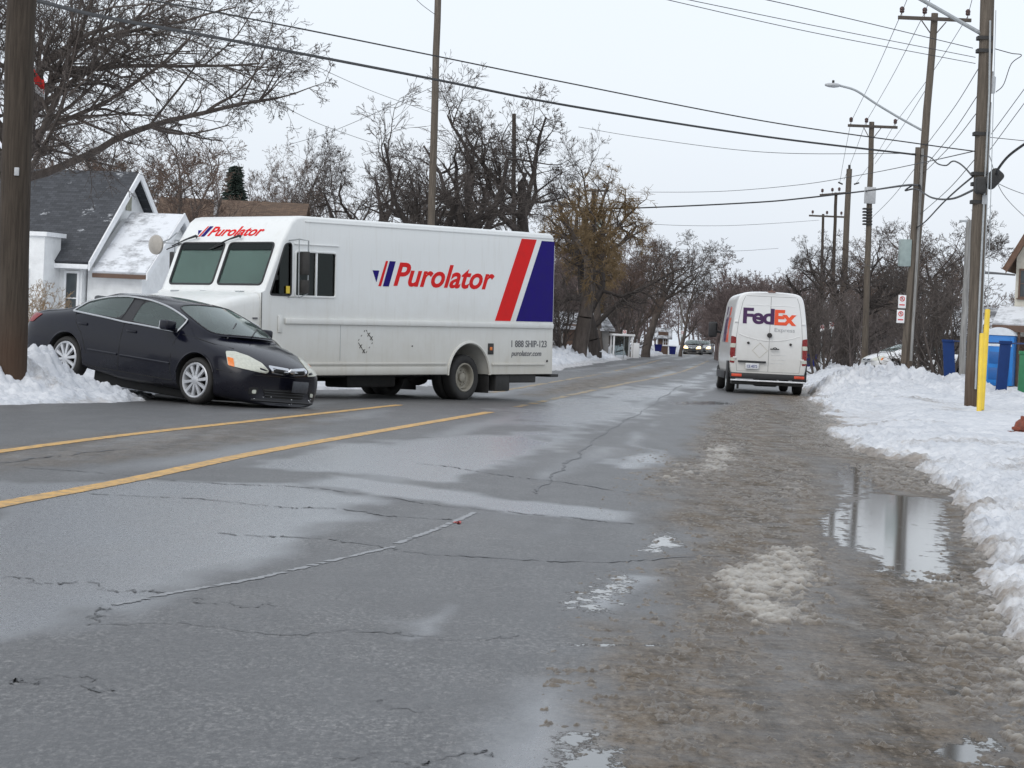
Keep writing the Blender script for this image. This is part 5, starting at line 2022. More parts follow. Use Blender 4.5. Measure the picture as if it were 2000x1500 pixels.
# far wood: trunks and twigs that read as one brown mass at the bend of the road
g = TreeGen(99)
r_ = g.r
spots = []
for k in range(150):
    Y = r_.uniform(170, 330)
    px = r_.choice((r_.uniform(1060, 1440), r_.uniform(1060, 1400), r_.uniform(1430, 1900), r_.uniform(1380, 1560)))
    if 1290 < px < 1400 and Y < 290: continue
    spots.append((px, Y))
for k in range(46):
    spots.append((r_.uniform(-60, 1100), r_.uniform(150, 240)))
r6 = random.Random(66)
LBX = sorted((p[1], p[0]) for p in lb[8:])
for k in range(46):
    Y = r6.uniform(195, 325)
    X = float(np.interp(Y, [a for a, _ in LBX], [b_ for _, b_ in LBX])) - r6.uniform(2.5, 14)
    d = V((X, Y, 1.)) - EYE
    spots.append((1000 + FPX * d.dot(RT) / d.dot(FW), Y))
for k in range(26):
    spots.append((r6.uniform(1360, 1520), r6.uniform(338, 400)))
for px, Y in spots:
    p = P(px, 660, Y)
    hgt = r_.uniform(5.5, 8.5) * (1.1 if Y > 250 else 1.) * (.85 if px > 1560 else .72 if px > 1270 else .9)
    g.grow(V((p.x, p.y, -.1)), V((r_.uniform(-.06, .06), r_.uniform(-.06, .06), 1)).normalized(), hgt, r_.uniform(.11, .2), 0, FAR)
me = segs_mesh('far_wood', g.thick + g.thin, 3, M_WOODMASS)
tag(link('far_wood', me), 'brown leafless wood closing off the street in the distance', 'wood', kind='stuff')
# low brush under the wood
LBX = sorted((p[1], p[0]) for p in lb[8:])
def verge_x(Y): return float(np.interp(Y, [a for a, _ in LBX], [b_ for _, b_ in LBX]))
def proj_x(X, Y):
    d = V((X, Y, 1.)) - EYE
    return 1000 + FPX * d.dot(RT) / d.dot(FW)
g = TreeGen(123)
BR = dict(SHR, kids=(9, 7), rmin=.012, step=(.5, .4, .3))
for k in range(400):
    side = r_.random()
    if side < .5:
        Y = r_.uniform(108, 210) if side < .3 else r_.uniform(104, 150)
        px = proj_x(verge_x(Y) - r_.uniform(4.5, 12), Y)
    elif side < .62: px, Y = r_.uniform(700, 1090), r_.uniform(125, 180)
    else:
        px, Y = r_.uniform(1575, 1890), r_.uniform(112, 190)
        if r_.random() < .35 or (1685 < px < 1775 and Y < 122): continue
    p = P(px, 670, Y)
    g.grow(V((p.x, p.y, 0)), V((r_.uniform(-.3, .3), r_.uniform(-.3, .3), 1)).normalized(), r_.uniform(1.8, 4.2), .05, 0, BR)
for k in range(230):
    Y = r_.uniform(185, 330)
    px = proj_x(verge_x(Y) - r_.uniform(2.5, 16), Y)
    if k > 170: px, Y = r_.uniform(1370, 1500), r_.uniform(336, 380)
    p = P(px, 670, Y)
    g.grow(V((p.x, p.y, 0)), V((r_.uniform(-.3, .3), r_.uniform(-.3, .3), 1)).normalized(), r_.uniform(2.2, 5.), .06, 0, BR)
me = segs_mesh('underbrush', g.thick + g.thin, 3, bark('brush_twigs', (.125, .105, .098)))
tag(link('underbrush', me), 'tangle of leafless brush under the trees on both verges', 'brush', kind='stuff')
# ================================================================== POLES, WIRES, STREET FURNITURE
def wood(name, col, stain=(.07, .035, .02)):
    t = NT(name)
    c = t.coord((9, 9, .5))
    n = t.noise(c, 3., 6, .65)
    c2 = t.coord()
    z = t.n('ShaderNodeSeparateXYZ', inp={0: c2}).outputs[2]
    cr_ = t.noise(t.coord((30, 30, .8)), 2., 4, .7)
    base = t.ramp(n, [(.3, tuple(x * .6 for x in col)), (.7, tuple(x * 1.35 for x in col))])
    base = t.mix(t.val(cr_, .62, .7), base, (.02, .017, .014))
    f = t.val(t.math('MULTIPLY_ADD', t.noise(c2, 1.5, 3), 1.6, z), .6, 2.6, .75, 0.)
    t.set(col=t.mix(f, base, stain), rough=.85, spec=.2, nrm=t.bump(n, .7, .02))
    return t.mat

M_POLE = wood('weathered_pole_wood', (.125, .105, .085))
M_POLED = wood('dark_pole_wood', (.060, .048, .038))
M_POLEG = wood('grey_pole_wood', (.26, .255, .245), (.2, .19, .18))
M_CROSS = mat('crossarm_wood', (.075, .062, .052), .85, .3, 5., .4, 20.)
M_INS = mat('brown_porcelain', (.05, .018, .014), .25, .2, 10.)
M_WIRE = mat('black_cable', (.020, .020, .022), .6, .2, 5.)
M_LAMP = mat('lamp_head_grey', (.42, .43, .44), .4, .1, 10.)
M_YPLAS = mat('yellow_guard_plastic', (.74, .52, .04), .45, .12, 3.)
M_SIGNW = mat('sign_white', (.74, .74, .74), .4, .05, 20.)
M_SIGNR = mat('sign_red', (.55, .03, .03), .4, .05, 20.)
M_SIGNK = mat('sign_black', (.02, .02, .02), .5)
M_BOXG = mat('grey_green_box', (.27, .33, .32), .5, .12, 6.)


def pole(label, pb, pt, Y, db, dt, m_, name='utility_pole', group='wooden poles along the street', ext=0.):
    B, T_ = P(*pb, Y), P(*pt, Y)
    if ext: T_ = T_ + (T_ - B).normalized() * ext
    ax = (T_ - B).normalized()
    base = B - ax * (B.z + .15) / ax.z
    o = thing(name, label, 'pole', base, 0, group)
    b = MB()
    L = (T_ - base).length
    pts = [ax * (L * k / 12) + V((rnd.uniform(-.012, .012), rnd.uniform(-.012, .012), 0)) for k in range(13)]
    b.tube(pts, [db / 2 * (1 - k / 12) + dt / 2 * k / 12 for k in range(13)], 16)
    b.build('shaft', m_, o)
    return o, base

def rel(base, px, py, Y): return P(px, py, Y) - base

def crossarm(o, base, a, c, Y, ins, th=.09, braces=None, sc=1.):
    A, C_ = rel(base, *a, Y - .16), rel(base, *c, Y - .16)
    b = MB()
    d = (C_ - A).normalized()
    upv = V((0, 0, 1))
    f = d.cross(upv).normalized()
    M = frame_matrix(A, d, f, d.cross(f) * -1 if d.cross(f).z < 0 else d.cross(f))
    L = (C_ - A).length
    b.rbox((0, -.05 * sc, -.06 * sc), (L, .05 * sc, .06 * sc), .01, M=M)
    co = b.build('crossarm', M_CROSS, o)
    for k in ins:
        p = A.lerp(C_, k) + V((0, 0, .06 * sc))
        b = MB()
        b.lathe([(.012 * sc, 0), (.012 * sc, .10 * sc), (.06 * sc, .10 * sc), (.085 * sc, .15 * sc), (.07 * sc, .19 * sc), (.09 * sc, .22 * sc), (.07 * sc, .28 * sc), (.03 * sc, .31 * sc), (.001, .32 * sc)], 12, 'z', p)
        b.build('insulator', M_INS, co)
    for (q, r_) in braces or []:
        b = MB()
        b.tube([rel(base, *q, Y - .2), rel(base, *r_, Y - .2)], .02, 6)
        b.build('brace', M_CROSS, co)
    return co

def lamp_arm(o, base, pts, Y, r=.035):
    b = MB()
    q = [rel(base, x, y, Y + dy) for x, y, dy in pts]
    b.tube(spline(q, 8), r, 8)
    return b.build('lamp_arm', M_GALV, o)

YA, YB, YC, YD, YE, YF = 52, 80, 116, 152, 186, 225
# near left pole
pN, bN = pole('thick dark wooden pole by the dark saloon car', (23, 700), (42, 0), 35.2, .46, .42, M_POLED, ext=3.)
b = MB()
b.rbox((-.03, -.245, 0), (.04, -.215, .12), .008, M=T(*(rel(bN, 38, 345, 35.2))))
b.build('tag_plate', M_LAMP, pN)

# A: nearest right-hand pole
pA, bA = pole('tall wooden pole with yellow guy guards, rightmost of the street poles', (1899, 775), (1929, 0), YA, .335, .30, M_POLE, ext=3.)
arm = lamp_arm(pA, bA, [(1917, 66, 0), (1880, 45, 0), (1840, 22, 0), (1790, -6, 0), (1740, -30, 0)], YA, .045)
for py in (75, 100, 262, 340, 360, 395):
    b = MB()
    b.rbox((-.168, -.168, -.022), (.168, .168, .022), .06, 3, M=T(*rel(bA, 1926 - py * .039, py, YA)))
    b.build('pole_band', M_STEEL, pA)
b = MB()
b.tube([rel(bA, 1934, 40, YA - .2), rel(bA, 1932, 180, YA - .2), rel(bA, 1912, 600, YA - .2), rel(bA, 1905, 760, YA - .2)], .022, 6)
b.build('ground_conduit', M_GALV, pA)
b = MB()
b.lathe([(.001, -.20), (.07, -.19), (.075, .16), (.03, .2), (.03, .28), (.001, .29)], 12, 'z', rel(bA, 1938, 165, YA))
b.build('cutout_fuse', M_LAMP, pA)
b = MB()
b.rbox((-.06, -.22, -.10), (.06, -.19, .10), .01, M=T(*rel(bA, 1920, 391, YA)))
b.build('number_plate', M_LAMP, pA)
b = MB()
b.rbox((-.15, -.16, -.24), (.15, .16, .20), .08, 3, M=T(*rel(bA, 1941, 348, YA - .3)) @ Matrix.Rotation(radians(40), 4, 'Y'))
b.rbox((-.12, -.14, -.18), (.12, .14, .18), .06, 3, M=T(*rel(bA, 1915, 362, YA - .3)))
b.build('splice_case', M_STEEL, pA)

# B: crossarm pole with lamp
pB, bB = pole('wooden crossarm pole with street lamp, grey box and two no-parking signs', (1771, 715), (1826, 26), YB, .34, .23, M_POLE)
crossarm(pB, bB, (1754, 34), (1897, 40), YB, (.05, .36, .95), braces=[((1800, 40), (1818, 66)), ((1848, 43), (1828, 66))])
arm = lamp_arm(pB, bB, [(1800, 254, 0), (1760, 232, 0), (1710, 202, 0), (1672, 177, 0), (1640, 167, 0)], YB, .038)
b = MB()
hp = rel(bB, 1626, 166, YB)
b.lathe([(.001, -.26), (.07, -.25), (.13, -.12), (.15, .05), (.11, .2), (.045, .27), (.001, .28)], 16, 'x', hp)
for i, v in enumerate(b.v): b.v[i] = (v[0], v[1], hp.z + (v[2] - hp.z) * (.62 if v[2] < hp.z else .5))
hd = b.build('lamp_head', M_LAMP, pB)
b = MB()
b.lathe([(.04, 0), (.045, .08), (.001, .10)], 10, 'z', hp + V((.02, 0, .07)))
b.build('photocell', M_STEEL, hd)
b = MB()
b.tube([rel(bB, 1802, 290, YB - .19), rel(bB, 1791, 500, YB - .19), rel(bB, 1779, 705, YB - .21)], .05, 8)
b.build('conduit', M_POLEG, pB)
b = MB()
b.tube([rel(bB, 1794, 288, YB - .12), rel(bB, 1782, 500, YB - .14), rel(bB, 1765, 710, YB - .14)], .11, 10)
b.build('pole_stub', M_POLE, pB)
b = MB()
b.rbox((-.19, -.2, -.45), (.19, .15, .45), .02, M=T(*rel(bB, 1767, 494, YB - .1)))
b.build('cable_box', M_BOXG, pB)
for i, (px, py) in enumerate(((1762, 589), (1759, 618))):
    q = rel(bB, px, py, YB - .3)
    b = MB()
    b.rbox((-.13, -.012, -.22), (.13, .012, .22), .008, M=T(*q))
    so = b.build('parking_sign', M_SIGNW, pB)
    b = MB()
    b.tube([V((q.x + .075 * cos(a), q.y - .016, q.z + .09 + .075 * sin(a))) for a in np.linspace(0, 2 * pi, 25)], .013, 6, cap=False)
    b.tube([V((q.x - .055, q.y - .018, q.z + .145)), V((q.x + .055, q.y - .018, q.z + .035))], .011, 6)
    b.build('ring_symbol', M_SIGNR, so)
    place('lettering', text_mesh('P', .055, .085, M_SIGNK, 0, .01), so, T(q.x - .028, q.y - .0125, q.z + .048))
    b = MB()
    b.box((q.x - .09, q.y - .017, q.z - .13), (q.x + .09, q.y - .0125, q.z - .09))
    b.build('arrow_bar', M_SIGNR, so, smooth=False)

# C
pC, bC = pole('wooden crossarm pole carrying a small grey box high up', (1689, 700), (1703, 238), YC, .33, .25, M_POLE)
crossarm(pC, bC, (1656, 245), (1753, 249), YC, (.06, .37, .95), braces=[((1687, 249), (1697, 268)), ((1721, 250), (1707, 268))], sc=1.1)
b = MB()
b.rbox((-.27, -.3, -.40), (.27, -.12, .40), .02, M=T(*rel(bC, 1698, 382, YC)))
b.build('cable_box', M_LAMP, pC)
b = MB()
for k in range(6): b.rbox((-.22, -.2, -.04), (.22, .2, .04), .02, M=T(*rel(bC, 1694, 408 + k * 6, YC)))
b.build('step_bracket', M_STEEL, pC)
# D, E, F, G
pD, bD = pole('thick wooden pole without a crossarm, third from the near right', (1641, 700), (1659, 330), YD, .44, .36, M_POLE)
b = MB()
b.tube([rel(bD, 1659, 332, YD), rel(bD, 1659, 322, YD)], .08, 8)
b.build('cap_pin', M_STEEL, pD)
for x0, y0, x1, y1 in ((1637, 356, 1646, 360), (1668, 360, 1678, 357)):
    b = MB()
    b.tube([rel(bD, x0, y0, YD - .2), rel(bD, x1, y1, YD - .2)], .05, 6)
    b.build('spool_rack', M_STEEL, pD)
pE, bE = pole('thin distant crossarm pole left of the thick bare-topped pole', (1622, 700), (1633, 376), YE, .32, .24, M_POLED)
crossarm(pE, bE, (1601, 381), (1662, 376), YE, (.08, .40, .62, .95), sc=1.3)
pF, bF = pole('farthest crossarm pole on the right, low between the branches', (1600, 700), (1608, 418), YF, .34, .24, M_POLED)
crossarm(pF, bF, (1580, 421), (1650, 424), YF - 30, (.1, .5, .9), sc=1.2)
# left side poles
pL, bL = pole('slim wooden pole rising behind the truck roof', (836, 660), (855, 0), 100, .34, .27, M_POLE, ext=2.)
pM, bM = pole('grey pole standing in front of the oaks, over the truck rear', (1003, 660), (1004, 222), 122, .24, .20, M_POLED)
pO, bO = pole('thin pale pole over the middle of the truck roof', (912, 660), (914, 300), 116, .14, .11, M_POLEG)
pT, bT = pole('pale pole with a transformer at the far left verge', (1152, 692), (1160, 370), 140, .22, .20, M_POLEG)
b = MB()
b.tube([rel(bT, 1157, 455, 140), rel(bT, 1160, 372, 140)], .13, 8)
b.build('upper_shaft', M_POLED, pT)
b = MB()
b.lathe([(.001, -.42), (.22, -.42), (.25, -.38), (.25, .36), (.2, .42), (.001, .44)], 16, 'z', rel(bT, 1174, 434, 139.6))
b.build('transformer', M_BOXG, pT)
crossarm(pT, bT, (1142, 372), (1184, 373), 140, (.1, .9), sc=1.0)
pS, bS = pole('slender grey pole seen just left of the nearest right-hand pole', (1880, 700), (1893, 430), 74, .21, .19, M_POLEG)
b = MB()
b.rbox((-.22, -.06, -.03), (.22, .06, .03), .01, M=T(*rel(bS, 1888, 432, 74)))
b.build('cap_bar', M_GALV, pS)
pV, bV = pole('thin far pole by the approaching cars', (1331, 690), (1332, 545), 230, .2, .16, M_POLEG)

# wires
wn = 0
def wire(label, pts, r, name='overhead_wire', cat='wire', per=10, group='overhead wires'):
    q = spline([P(*p) for p in pts], per)
    for e_, f_ in ((0, 1), (-1, -2)):
        if not (0 <= pts[e_][0] <= 2000 and 0 <= pts[e_][1] <= 1500):   # runs on to the next pole out of the picture
            d = (q[e_] - q[f_]).normalized()
            d.z = max(-.02, min(.10, d.z))
            nx = q[e_] + d * 22
            q = [nx] + q if e_ == 0 else q + [nx]
    b = MB()
    c = q[0].copy()
    b.tube([p - c for p in q], r, 5)
    o = b.build(name, M_WIRE)
    o.location = c
    return tag(o, label, cat, group)

wire('thickest black cable, sloping from the near left pole to the lamp pole', [(40, -8, 35.2), (200, 32, 40), (460, 80, 47), (840, 153, 58), (1115, 207, 65), (1490, 266, 74), (1797, 303, 80)], .034, 'overhead_cable', 'cable')
wire('medium wire just above the thickest cable, ending at the nearest right pole', [(-40, -60, 30), (470, 33, 38), (840, 107, 43), (1100, 160, 46), (1490, 236, 50), (1790, 280, 51), (1908, 296, YA)], .014)
wire('thin wire crossing the top right corner, upper of three', [(1380, -25, 44), (1580, 18, 47), (1900, 94, YA)], .009)
wire('thin wire crossing the top right corner, middle of three', [(1240, -22, 44), (1580, 48, 47), (1905, 112, YA)], .0075)
wire('thin wire crossing the top right corner, lowest of three', [(1270, -8, 44), (1580, 62, 47), (1905, 124, YA)], .0075)
wire('heavy low cable from the transformer pole along the right-hand poles', [(1060, 402, 138), (1180, 407, 136), (1300, 404, 130), (1480, 395, 128), (1570, 387, 122), (1690, 373, YC), (1780, 361, YB), (1800, 371, YB)], .040, 'overhead_cable', 'cable')
wire('slack loop of heavy cable between the lamp pole and the nearest right pole', [(1788, 358, YB), (1768, 372, 79), (1790, 369, 78), (1820, 386, 70), (1860, 388, 62), (1908, 368, YA)], .028, 'overhead_cable', 'cable')
wire('wavy black cable hanging between the lamp pole and the splice', [(1797, 303, YB), (1818, 308, 77), (1832, 320, 74), (1848, 323, 70), (1860, 315, 66), (1872, 318, 62), (1885, 328, 58), (1900, 345, YA)], .022, 'overhead_cable', 'cable')
wire('thick cable running up and right out of the picture from the splice', [(1914, 364, YA - .3), (1942, 345, YA - .3), (1952, 326, 51), (1975, 300, 50), (2030, 262, 48)], .030, 'overhead_cable', 'cable')
wire('steeply dropping cable from the nearest right pole to behind the box', [(1900, 345, YA), (1870, 370, 58), (1840, 398, 66), (1808, 432, 76), (1790, 445, YB)], .022)
wire('thin wire from the willow to the second crossarm pole', [(1130, 248, 120), (1250, 268, 110), (1490, 297, 95), (1800, 300, YB)], .012)
wire('thin rising wire above the heavy low cable', [(1160, 374, 140), (1240, 375, 139), (1400, 374, 125), (1560, 361, 110), (1690, 340, 90), (1800, 318, 70), (1908, 294, YA)], .013)
wire('thin distant wire low over the road', [(1159, 425, 140), (1280, 438, 146), (1395, 441, 150), (1500, 437, 150), (1600, 430, YE)], .012)
wire('thin distant wire lowest over the road', [(1158, 462, 140), (1260, 481, 152), (1360, 488, 160), (1440, 490, 165), (1520, 485, YE)], .012)
# primary conductors from crossarm to crossarm
for nm, a, b_, c_ in (('left', (1761, 25), (1662, 238), (1776, -12)), ('middle', (1805, 27), (1691, 239), (1822, -14)), ('right', (1890, 32), (1749, 240), (1901, -10))):
    wire('thin %s conductor between the two crossarm poles' % nm, [(*a, YB), ((a[0] + b_[0]) / 2 - 3, (a[1] + b_[1]) / 2 + 12, 96), (*b_, YC)], .011)
    wire('thin %s conductor rising from the lamp pole out of the picture' % nm, [(*a, YB), (*c_, 76)], .011)
for nm, a, b_ in (('left', (1662, 238), (1640, 357)), ('middle', (1691, 239), (1648, 352)), ('right', (1749, 240), (1672, 358))):
    wire('thin %s conductor from the boxed pole down to the thick far pole' % nm, [(*a, YC), ((a[0] + b_[0]) / 2 - 2, (a[1] + b_[1]) / 2 + 8, 132), (*b_, YD)], .011)
for nm, a, b_ in (('upper', (1917, 124), (1808, 285)), ('second', (1916, 176), (1806, 326)), ('third', (1914, 212), (1804, 338)), ('lowest', (1910, 304), (1798, 418))):
    wire('%s slanting secondary wire between the two nearest right poles' % nm, [(*a, YA), ((a[0] + b_[0]) / 2, (a[1] + b_[1]) / 2 + 7, 65), (*b_, YB)], .010)
for nm, a, b_ in (('upper', (1810, 172), (1709, 320)), ('lower', (1786, 330), (1698, 430))):
    wire('%s slanting wire between the lamp pole and the boxed pole' % nm, [(*a, YB), ((a[0] + b_[0]) / 2, (a[1] + b_[1]) / 2 + 6, 97), (*b_, YC)], .010)
for nm, a, b_ in (('upper', (1936, 262), (2040, 120)), ('lower', (1934, 292), (2040, 148)), ):
    wire('%s of two thin wires leaving the nearest right pole upwards' % nm, [(*a, YA), (*b_, 46)], .008)
wire('level wire leaving the nearest right pole to the right', [(1932, 268, YA), (2040, 279, 52)], .008)
wire('curled jumper wire beside the fuse on the nearest right pole', [(1942, 95, YA), (1975, 104, YA), (1995, 108, YA), (1975, 125, YA), (1960, 165, YA), (1945, 180, YA)], .010)
wire('pair of descending wires at the right edge, left one', [(1932, 302, YA), (1960, 380, 56), (2030, 450, 62)], .008)
wire('pair of descending wires at the right edge, right one', [(1936, 352, YA), (1980, 372, 56), (2040, 392, 60)], .008)
wire('faint wire over the upright trees, upper', [(478, 42, 60), (560, 100, 70), (712, 172, 88), (849, 222, 100)], .009)
wire('faint wire over the upright trees, lower', [(440, 160, 70), (560, 212, 80), (650, 252, 88), (845, 318, 100)], .009)
wire('short wire at the top beside the slim pole', [(806, -8, 98), (825, 10, 99), (852, 30, 100)], .012)
wire('faint wire from the upright trees to the oak', [(560, 284, 112), (660, 252, 108), (850, 168, 100)], .011)
wire('service wire sagging between pole and bushes on the right', [(1686, 515, YC), (1710, 522, 112), (1745, 510, 104), (1775, 495, 90)], .012)
wire('looped service wire on the pale pole', [(1100, 505, 138), (1120, 535, 139), (1140, 540, 140), (1154, 530, 140)], .014)
wire('horizontal pipe-like wire from the nearest pole to the cream house', [(1917, 532, YA), (1950, 534, 70), (1982, 537, 92)], .035)

# guy wires with yellow guards
for k, (lab, top, bot, gtop, Y0, r) in enumerate((('taller yellow guy guard beside the nearest right pole', (1945, 20), (1918, 778), (1929, 605), 49.6, .062), ('shorter yellow guy guard against the nearest right pole', (1936, 200), (1913, 784), (1918, 652), 48.6, .055))):
    B, Tp = P(*bot, Y0), P(*top, YA - .1)
    Gt = P(*gtop, Y0 + .4)
    o = thing('guy_guard', lab, 'guard', V((B.x, B.y, 0)), 0, 'yellow guy wire guards')
    oo = V((B.x, B.y, 0))
    ax = (Gt - B).normalized()
    b = MB()
    b.tube([B - ax * .25 - oo, B.lerp(Gt, .5) - oo, Gt - oo], [r, r, r * .92], 10)
    b.build('sleeve', M_YPLAS, o)
    b = MB()
    b.tube([Gt - oo, Tp - oo], .010, 5)
    b.build('guy_wire', M_GALV, o)

# hydrant nearly buried at the right edge
hp = P(1996, 836, 36.5)
hy = thing('fire_hydrant', 'rusty red fire hydrant buried to its nozzle in the roadside snow', 'hydrant', hp + V((0, 0, -.18)))
b = MB()
b.lathe([(.12, -.25), (.12, .14), (.155, .15), (.155, .19), (.12, .20), (.10, .27), (.05, .31), (.03, .32), (.03, .36), (.001, .37)], 20, 'z')
b.build('barrel', mat('hydrant_red', (.17, .04, .02), .6, .45, 14., .4, 40.), hy)
for a, r, L in ((180, .058, .22), (0, .058, .22), (235, .075, .21)):
    b = MB()
    d = V((cos(radians(a)), sin(radians(a)), 0))
    c = V((0, 0, .07))
    b.tube([c + d * .08, c + d * (L - .05)], r * .8, 12)
    b.tube([c + d * (L - .06), c + d * L], r, 8)
    b.tube([c + d * L, c + d * (L + .03)], .02, 5)
    b.build('nozzle_cap', MATS['hydrant_red'], hy)

# blue panels and rail, green panel
M_NB = mat('navy_blue_paint', (.010, .034, .13), .65, .15, 4., spec=.2)
M_GN = mat('green_paint', (.02, .17, .07), .45, .15, 4.)
def gpanel(label, px, py0, py1, Y, w_, th, m_, rot=0, edge=None):
    B, Tp = P(px[0], py0, Y), P(px[1], py1, Y)
    o = thing('sign_post', label, 'post', V((B.x, B.y, 0)), radians(rot), 'painted upright posts behind the snow bank')
    lean = Tp.x - B.x
    b = MB()
    M = Matrix.Identity(4)
    M[0][2] = lean / max(.1, Tp.z - B.z)
    b.rbox((-w_ / 2, -th / 2, -.1), (w_ / 2, th / 2, Tp.z), .015, M=M)
    b.build('panel', m_, o)
    b = MB()
    b.rbox((-w_ / 2 - .03, -th / 2 - .03, -.1), (-w_ / 2 + .03, th / 2 + .03, Tp.z + .03), .01, M=M) if edge else b.rbox((-w_ / 2 - .02, -th / 2 - .02, Tp.z - .06), (w_ / 2 + .02, th / 2 + .02, Tp.z + .03), .01, M=M)
    b.build('cap', m_ if not edge else mat('pale_blue_edge', (.22, .27, .42), .5), o)
    b = MB()
    b.rbox((-w_ / 2 - .03, -th / 2 - .03, -.1), (w_ / 2 + .03, th / 2 + .03, .32), .01, M=M)
    b.build('base', M_STEEL, o)
    return o
gpanel('blue panel post standing in the snow left of the nearest right pole', (1857, 1854), 742, 665, 84, .40, .10, M_NB)
gpanel('leaning blue post in front of the portable toilet', (1953, 1963), 772, 668, 60, .27, .12, M_NB)
gpanel('green post at the right edge beside the cream house', (1997, 2002), 772, 688, 61, .26, .12, M_GN)
b = MB()
A, C_ = P(1862, 666, 84), P(2040, 672, 58)
b.tube([V((0, 0, 0)), (C_ - A) * .5 + V((0, 0, -.02)), C_ - A], .022, 6)
o = b.build('blue_rail', M_NB)
o.location = A
tag(o, 'thin blue rail linking the painted posts', 'rail')

# portable toilet
B = P(1950, 757, 90)
pt = thing('portable_toilet', 'bright blue portable toilet with a white domed roof', 'toilet', V((B.x, B.y, .1)), radians(-18))
M_PB = mat('toilet_blue', (.008, .16, .48), .4, .12, 3.)
M_PD = mat('toilet_dark_blue', (.006, .09, .30), .4, .12, 3.)
M_PW = mat('toilet_white_roof', (.62, .66, .70), .45, .08, 5.)
b = MB()
b.rbox((-.55, -.56, .10), (.55, .56, 2.0), .03)
b.build('cabin', M_PB, pt)
b = MB()
b.rbox((-.42, -.59, .18), (.42, -.555, 1.90), .015)
do = b.build('door', M_PB, pt)
for z in (.55, 1.15):
    b = MB()
    b.rbox((-.34, -.605, z - .22), (.34, -.588, z + .22), .012)
    b.build('door_panel', M_PD, do)
b = MB()
b.rbox((.30, -.62, .98), (.38, -.588, 1.10), .01)
b.build('latch', M_STEEL, do)
b = MB()
b.rbox((-.48, -.60, 1.58), (.48, -.558, 1.72), .008)
b.build('vent_band', M_PW, pt)
b = MB()
prf = [(x, 2.0 + .30 * (1 - (x / .6) ** 2) ** .7) for x in np.linspace(-.6, .6, 15)]
b.prism([(x, -.60, z) for x, z in prf], (0, 1.2, 0))
b.build('roof', M_PW, pt)
b = MB()
for sx in (-.5, .5): b.rbox((sx - .07, -.6, 0), (sx + .07, .6, .11), .01)
b.build('skid', M_STEEL, pt)

# far bus shelter, bins, mailboxes, small signs
B = P(1214, 692, 150)
sh = thing('bus_shelter', 'small white-framed bus shelter on the far left verge', 'shelter', V((B.x, B.y, .1)), radians(8))
for x in (-.62, .55):
    for y in (-.5, .5):
        b = MB()
        b.rbox((x - .05, y - .05, 0), (x + .05, y + .05, 1.35), .01)
        b.build('post', M_SIGNW, sh)
b = MB()
b.rbox((-.75, -.65, 1.35), (.70, .65, 1.48), .03)
b.build('roof', M_SIGNW, sh)
b = MB()
b.box((-.58, .49, .15), (.52, .51, 1.3))
b.build('back_pane', glass('shelter_glass', (.6, .65, .65), 1.), sh, smooth=False)
b = MB()
b.rbox((.62, -.65, 0), (1.0, -.45, .95), .02)
b.build('advert_panel', M_SIGNW, sh)
def bin_(label, px, py, Y, h, m_):
    B = P(px, py, Y)
    o = thing('recycling_bin', label, 'bin', V((B.x, B.y, max(.05, B.z))), 0, 'blue bins put out on the snow')
    b = MB()
    b.prism([(-.22, -.18, 0), (.22, -.18, 0), (.22, .18, 0), (-.22, .18, 0)], (0, 0, h))
    for i, v in enumerate(b.v):
        if v[2] > .1: b.v[i] = (v[0] * 1.25, v[1] * 1.25, v[2])
    b.build('tub', m_, o, smooth=False)
    b = MB()
    b.rbox((-.30, -.25, h - .06), (.30, .25, h + .02), .02)
    b.build('rim', m_, o)
M_BIN = mat('bin_blue', (.016, .022, .14), .6, .15, 5., spec=.2)
bin_('blue bin lying nearer the white far house', 1285, 686, 180, .5, M_BIN)
bin_('dark blue bin just left of the approaching cars', 1313, 692, 190, .62, M_BIN)
bin_('navy bin at the snow edge just right of the tall van', 1584, 716, 118, .6, M_BIN)
def small_sign(label, px, py, Y, w_, h, gy=695):
    q, B = P(px, py, Y), P(px + 2, gy, Y)
    o = thing('street_sign', label, 'sign', V((q.x, q.y, 0)), 0, 'small white signs down the street')
    b = MB()
    b.tube([(0, .02, -.1), (0, .02, q.z + h / 2)], .03, 6)
    b.build('post', M_GALV, o)
    b = MB()
    b.rbox((-w_ / 2, -.03, q.z - h / 2), (w_ / 2, -.012, q.z + h / 2), .008)
    po = b.build('plate', M_SIGNW, o)
    b = MB()
    b.tube([(w_ * .3 * cos(a), -.034, q.z + h * .18 + w_ * .3 * sin(a)) for a in np.linspace(0, 2 * pi, 17)], .02, 5, cap=False)
    b.build('ring_symbol', M_SIGNR, po)
small_sign('small white sign left of two in the dark bushes right of the van', 1606, 641, 120, .22, .34)
small_sign('small white sign right of two in the dark bushes right of the van', 1625, 636, 120, .26, .36)
small_sign('small white sign lowest beside the right tail lamp of the van', 1588, 652, 150, .2, .36)
small_sign('tiny white sign by the dark tree on the far left verge', 1220, 650, 150, .24, .34)
small_sign('white sign at the far left of the road before the approaching cars', 1333, 652, 210, .28, .6)

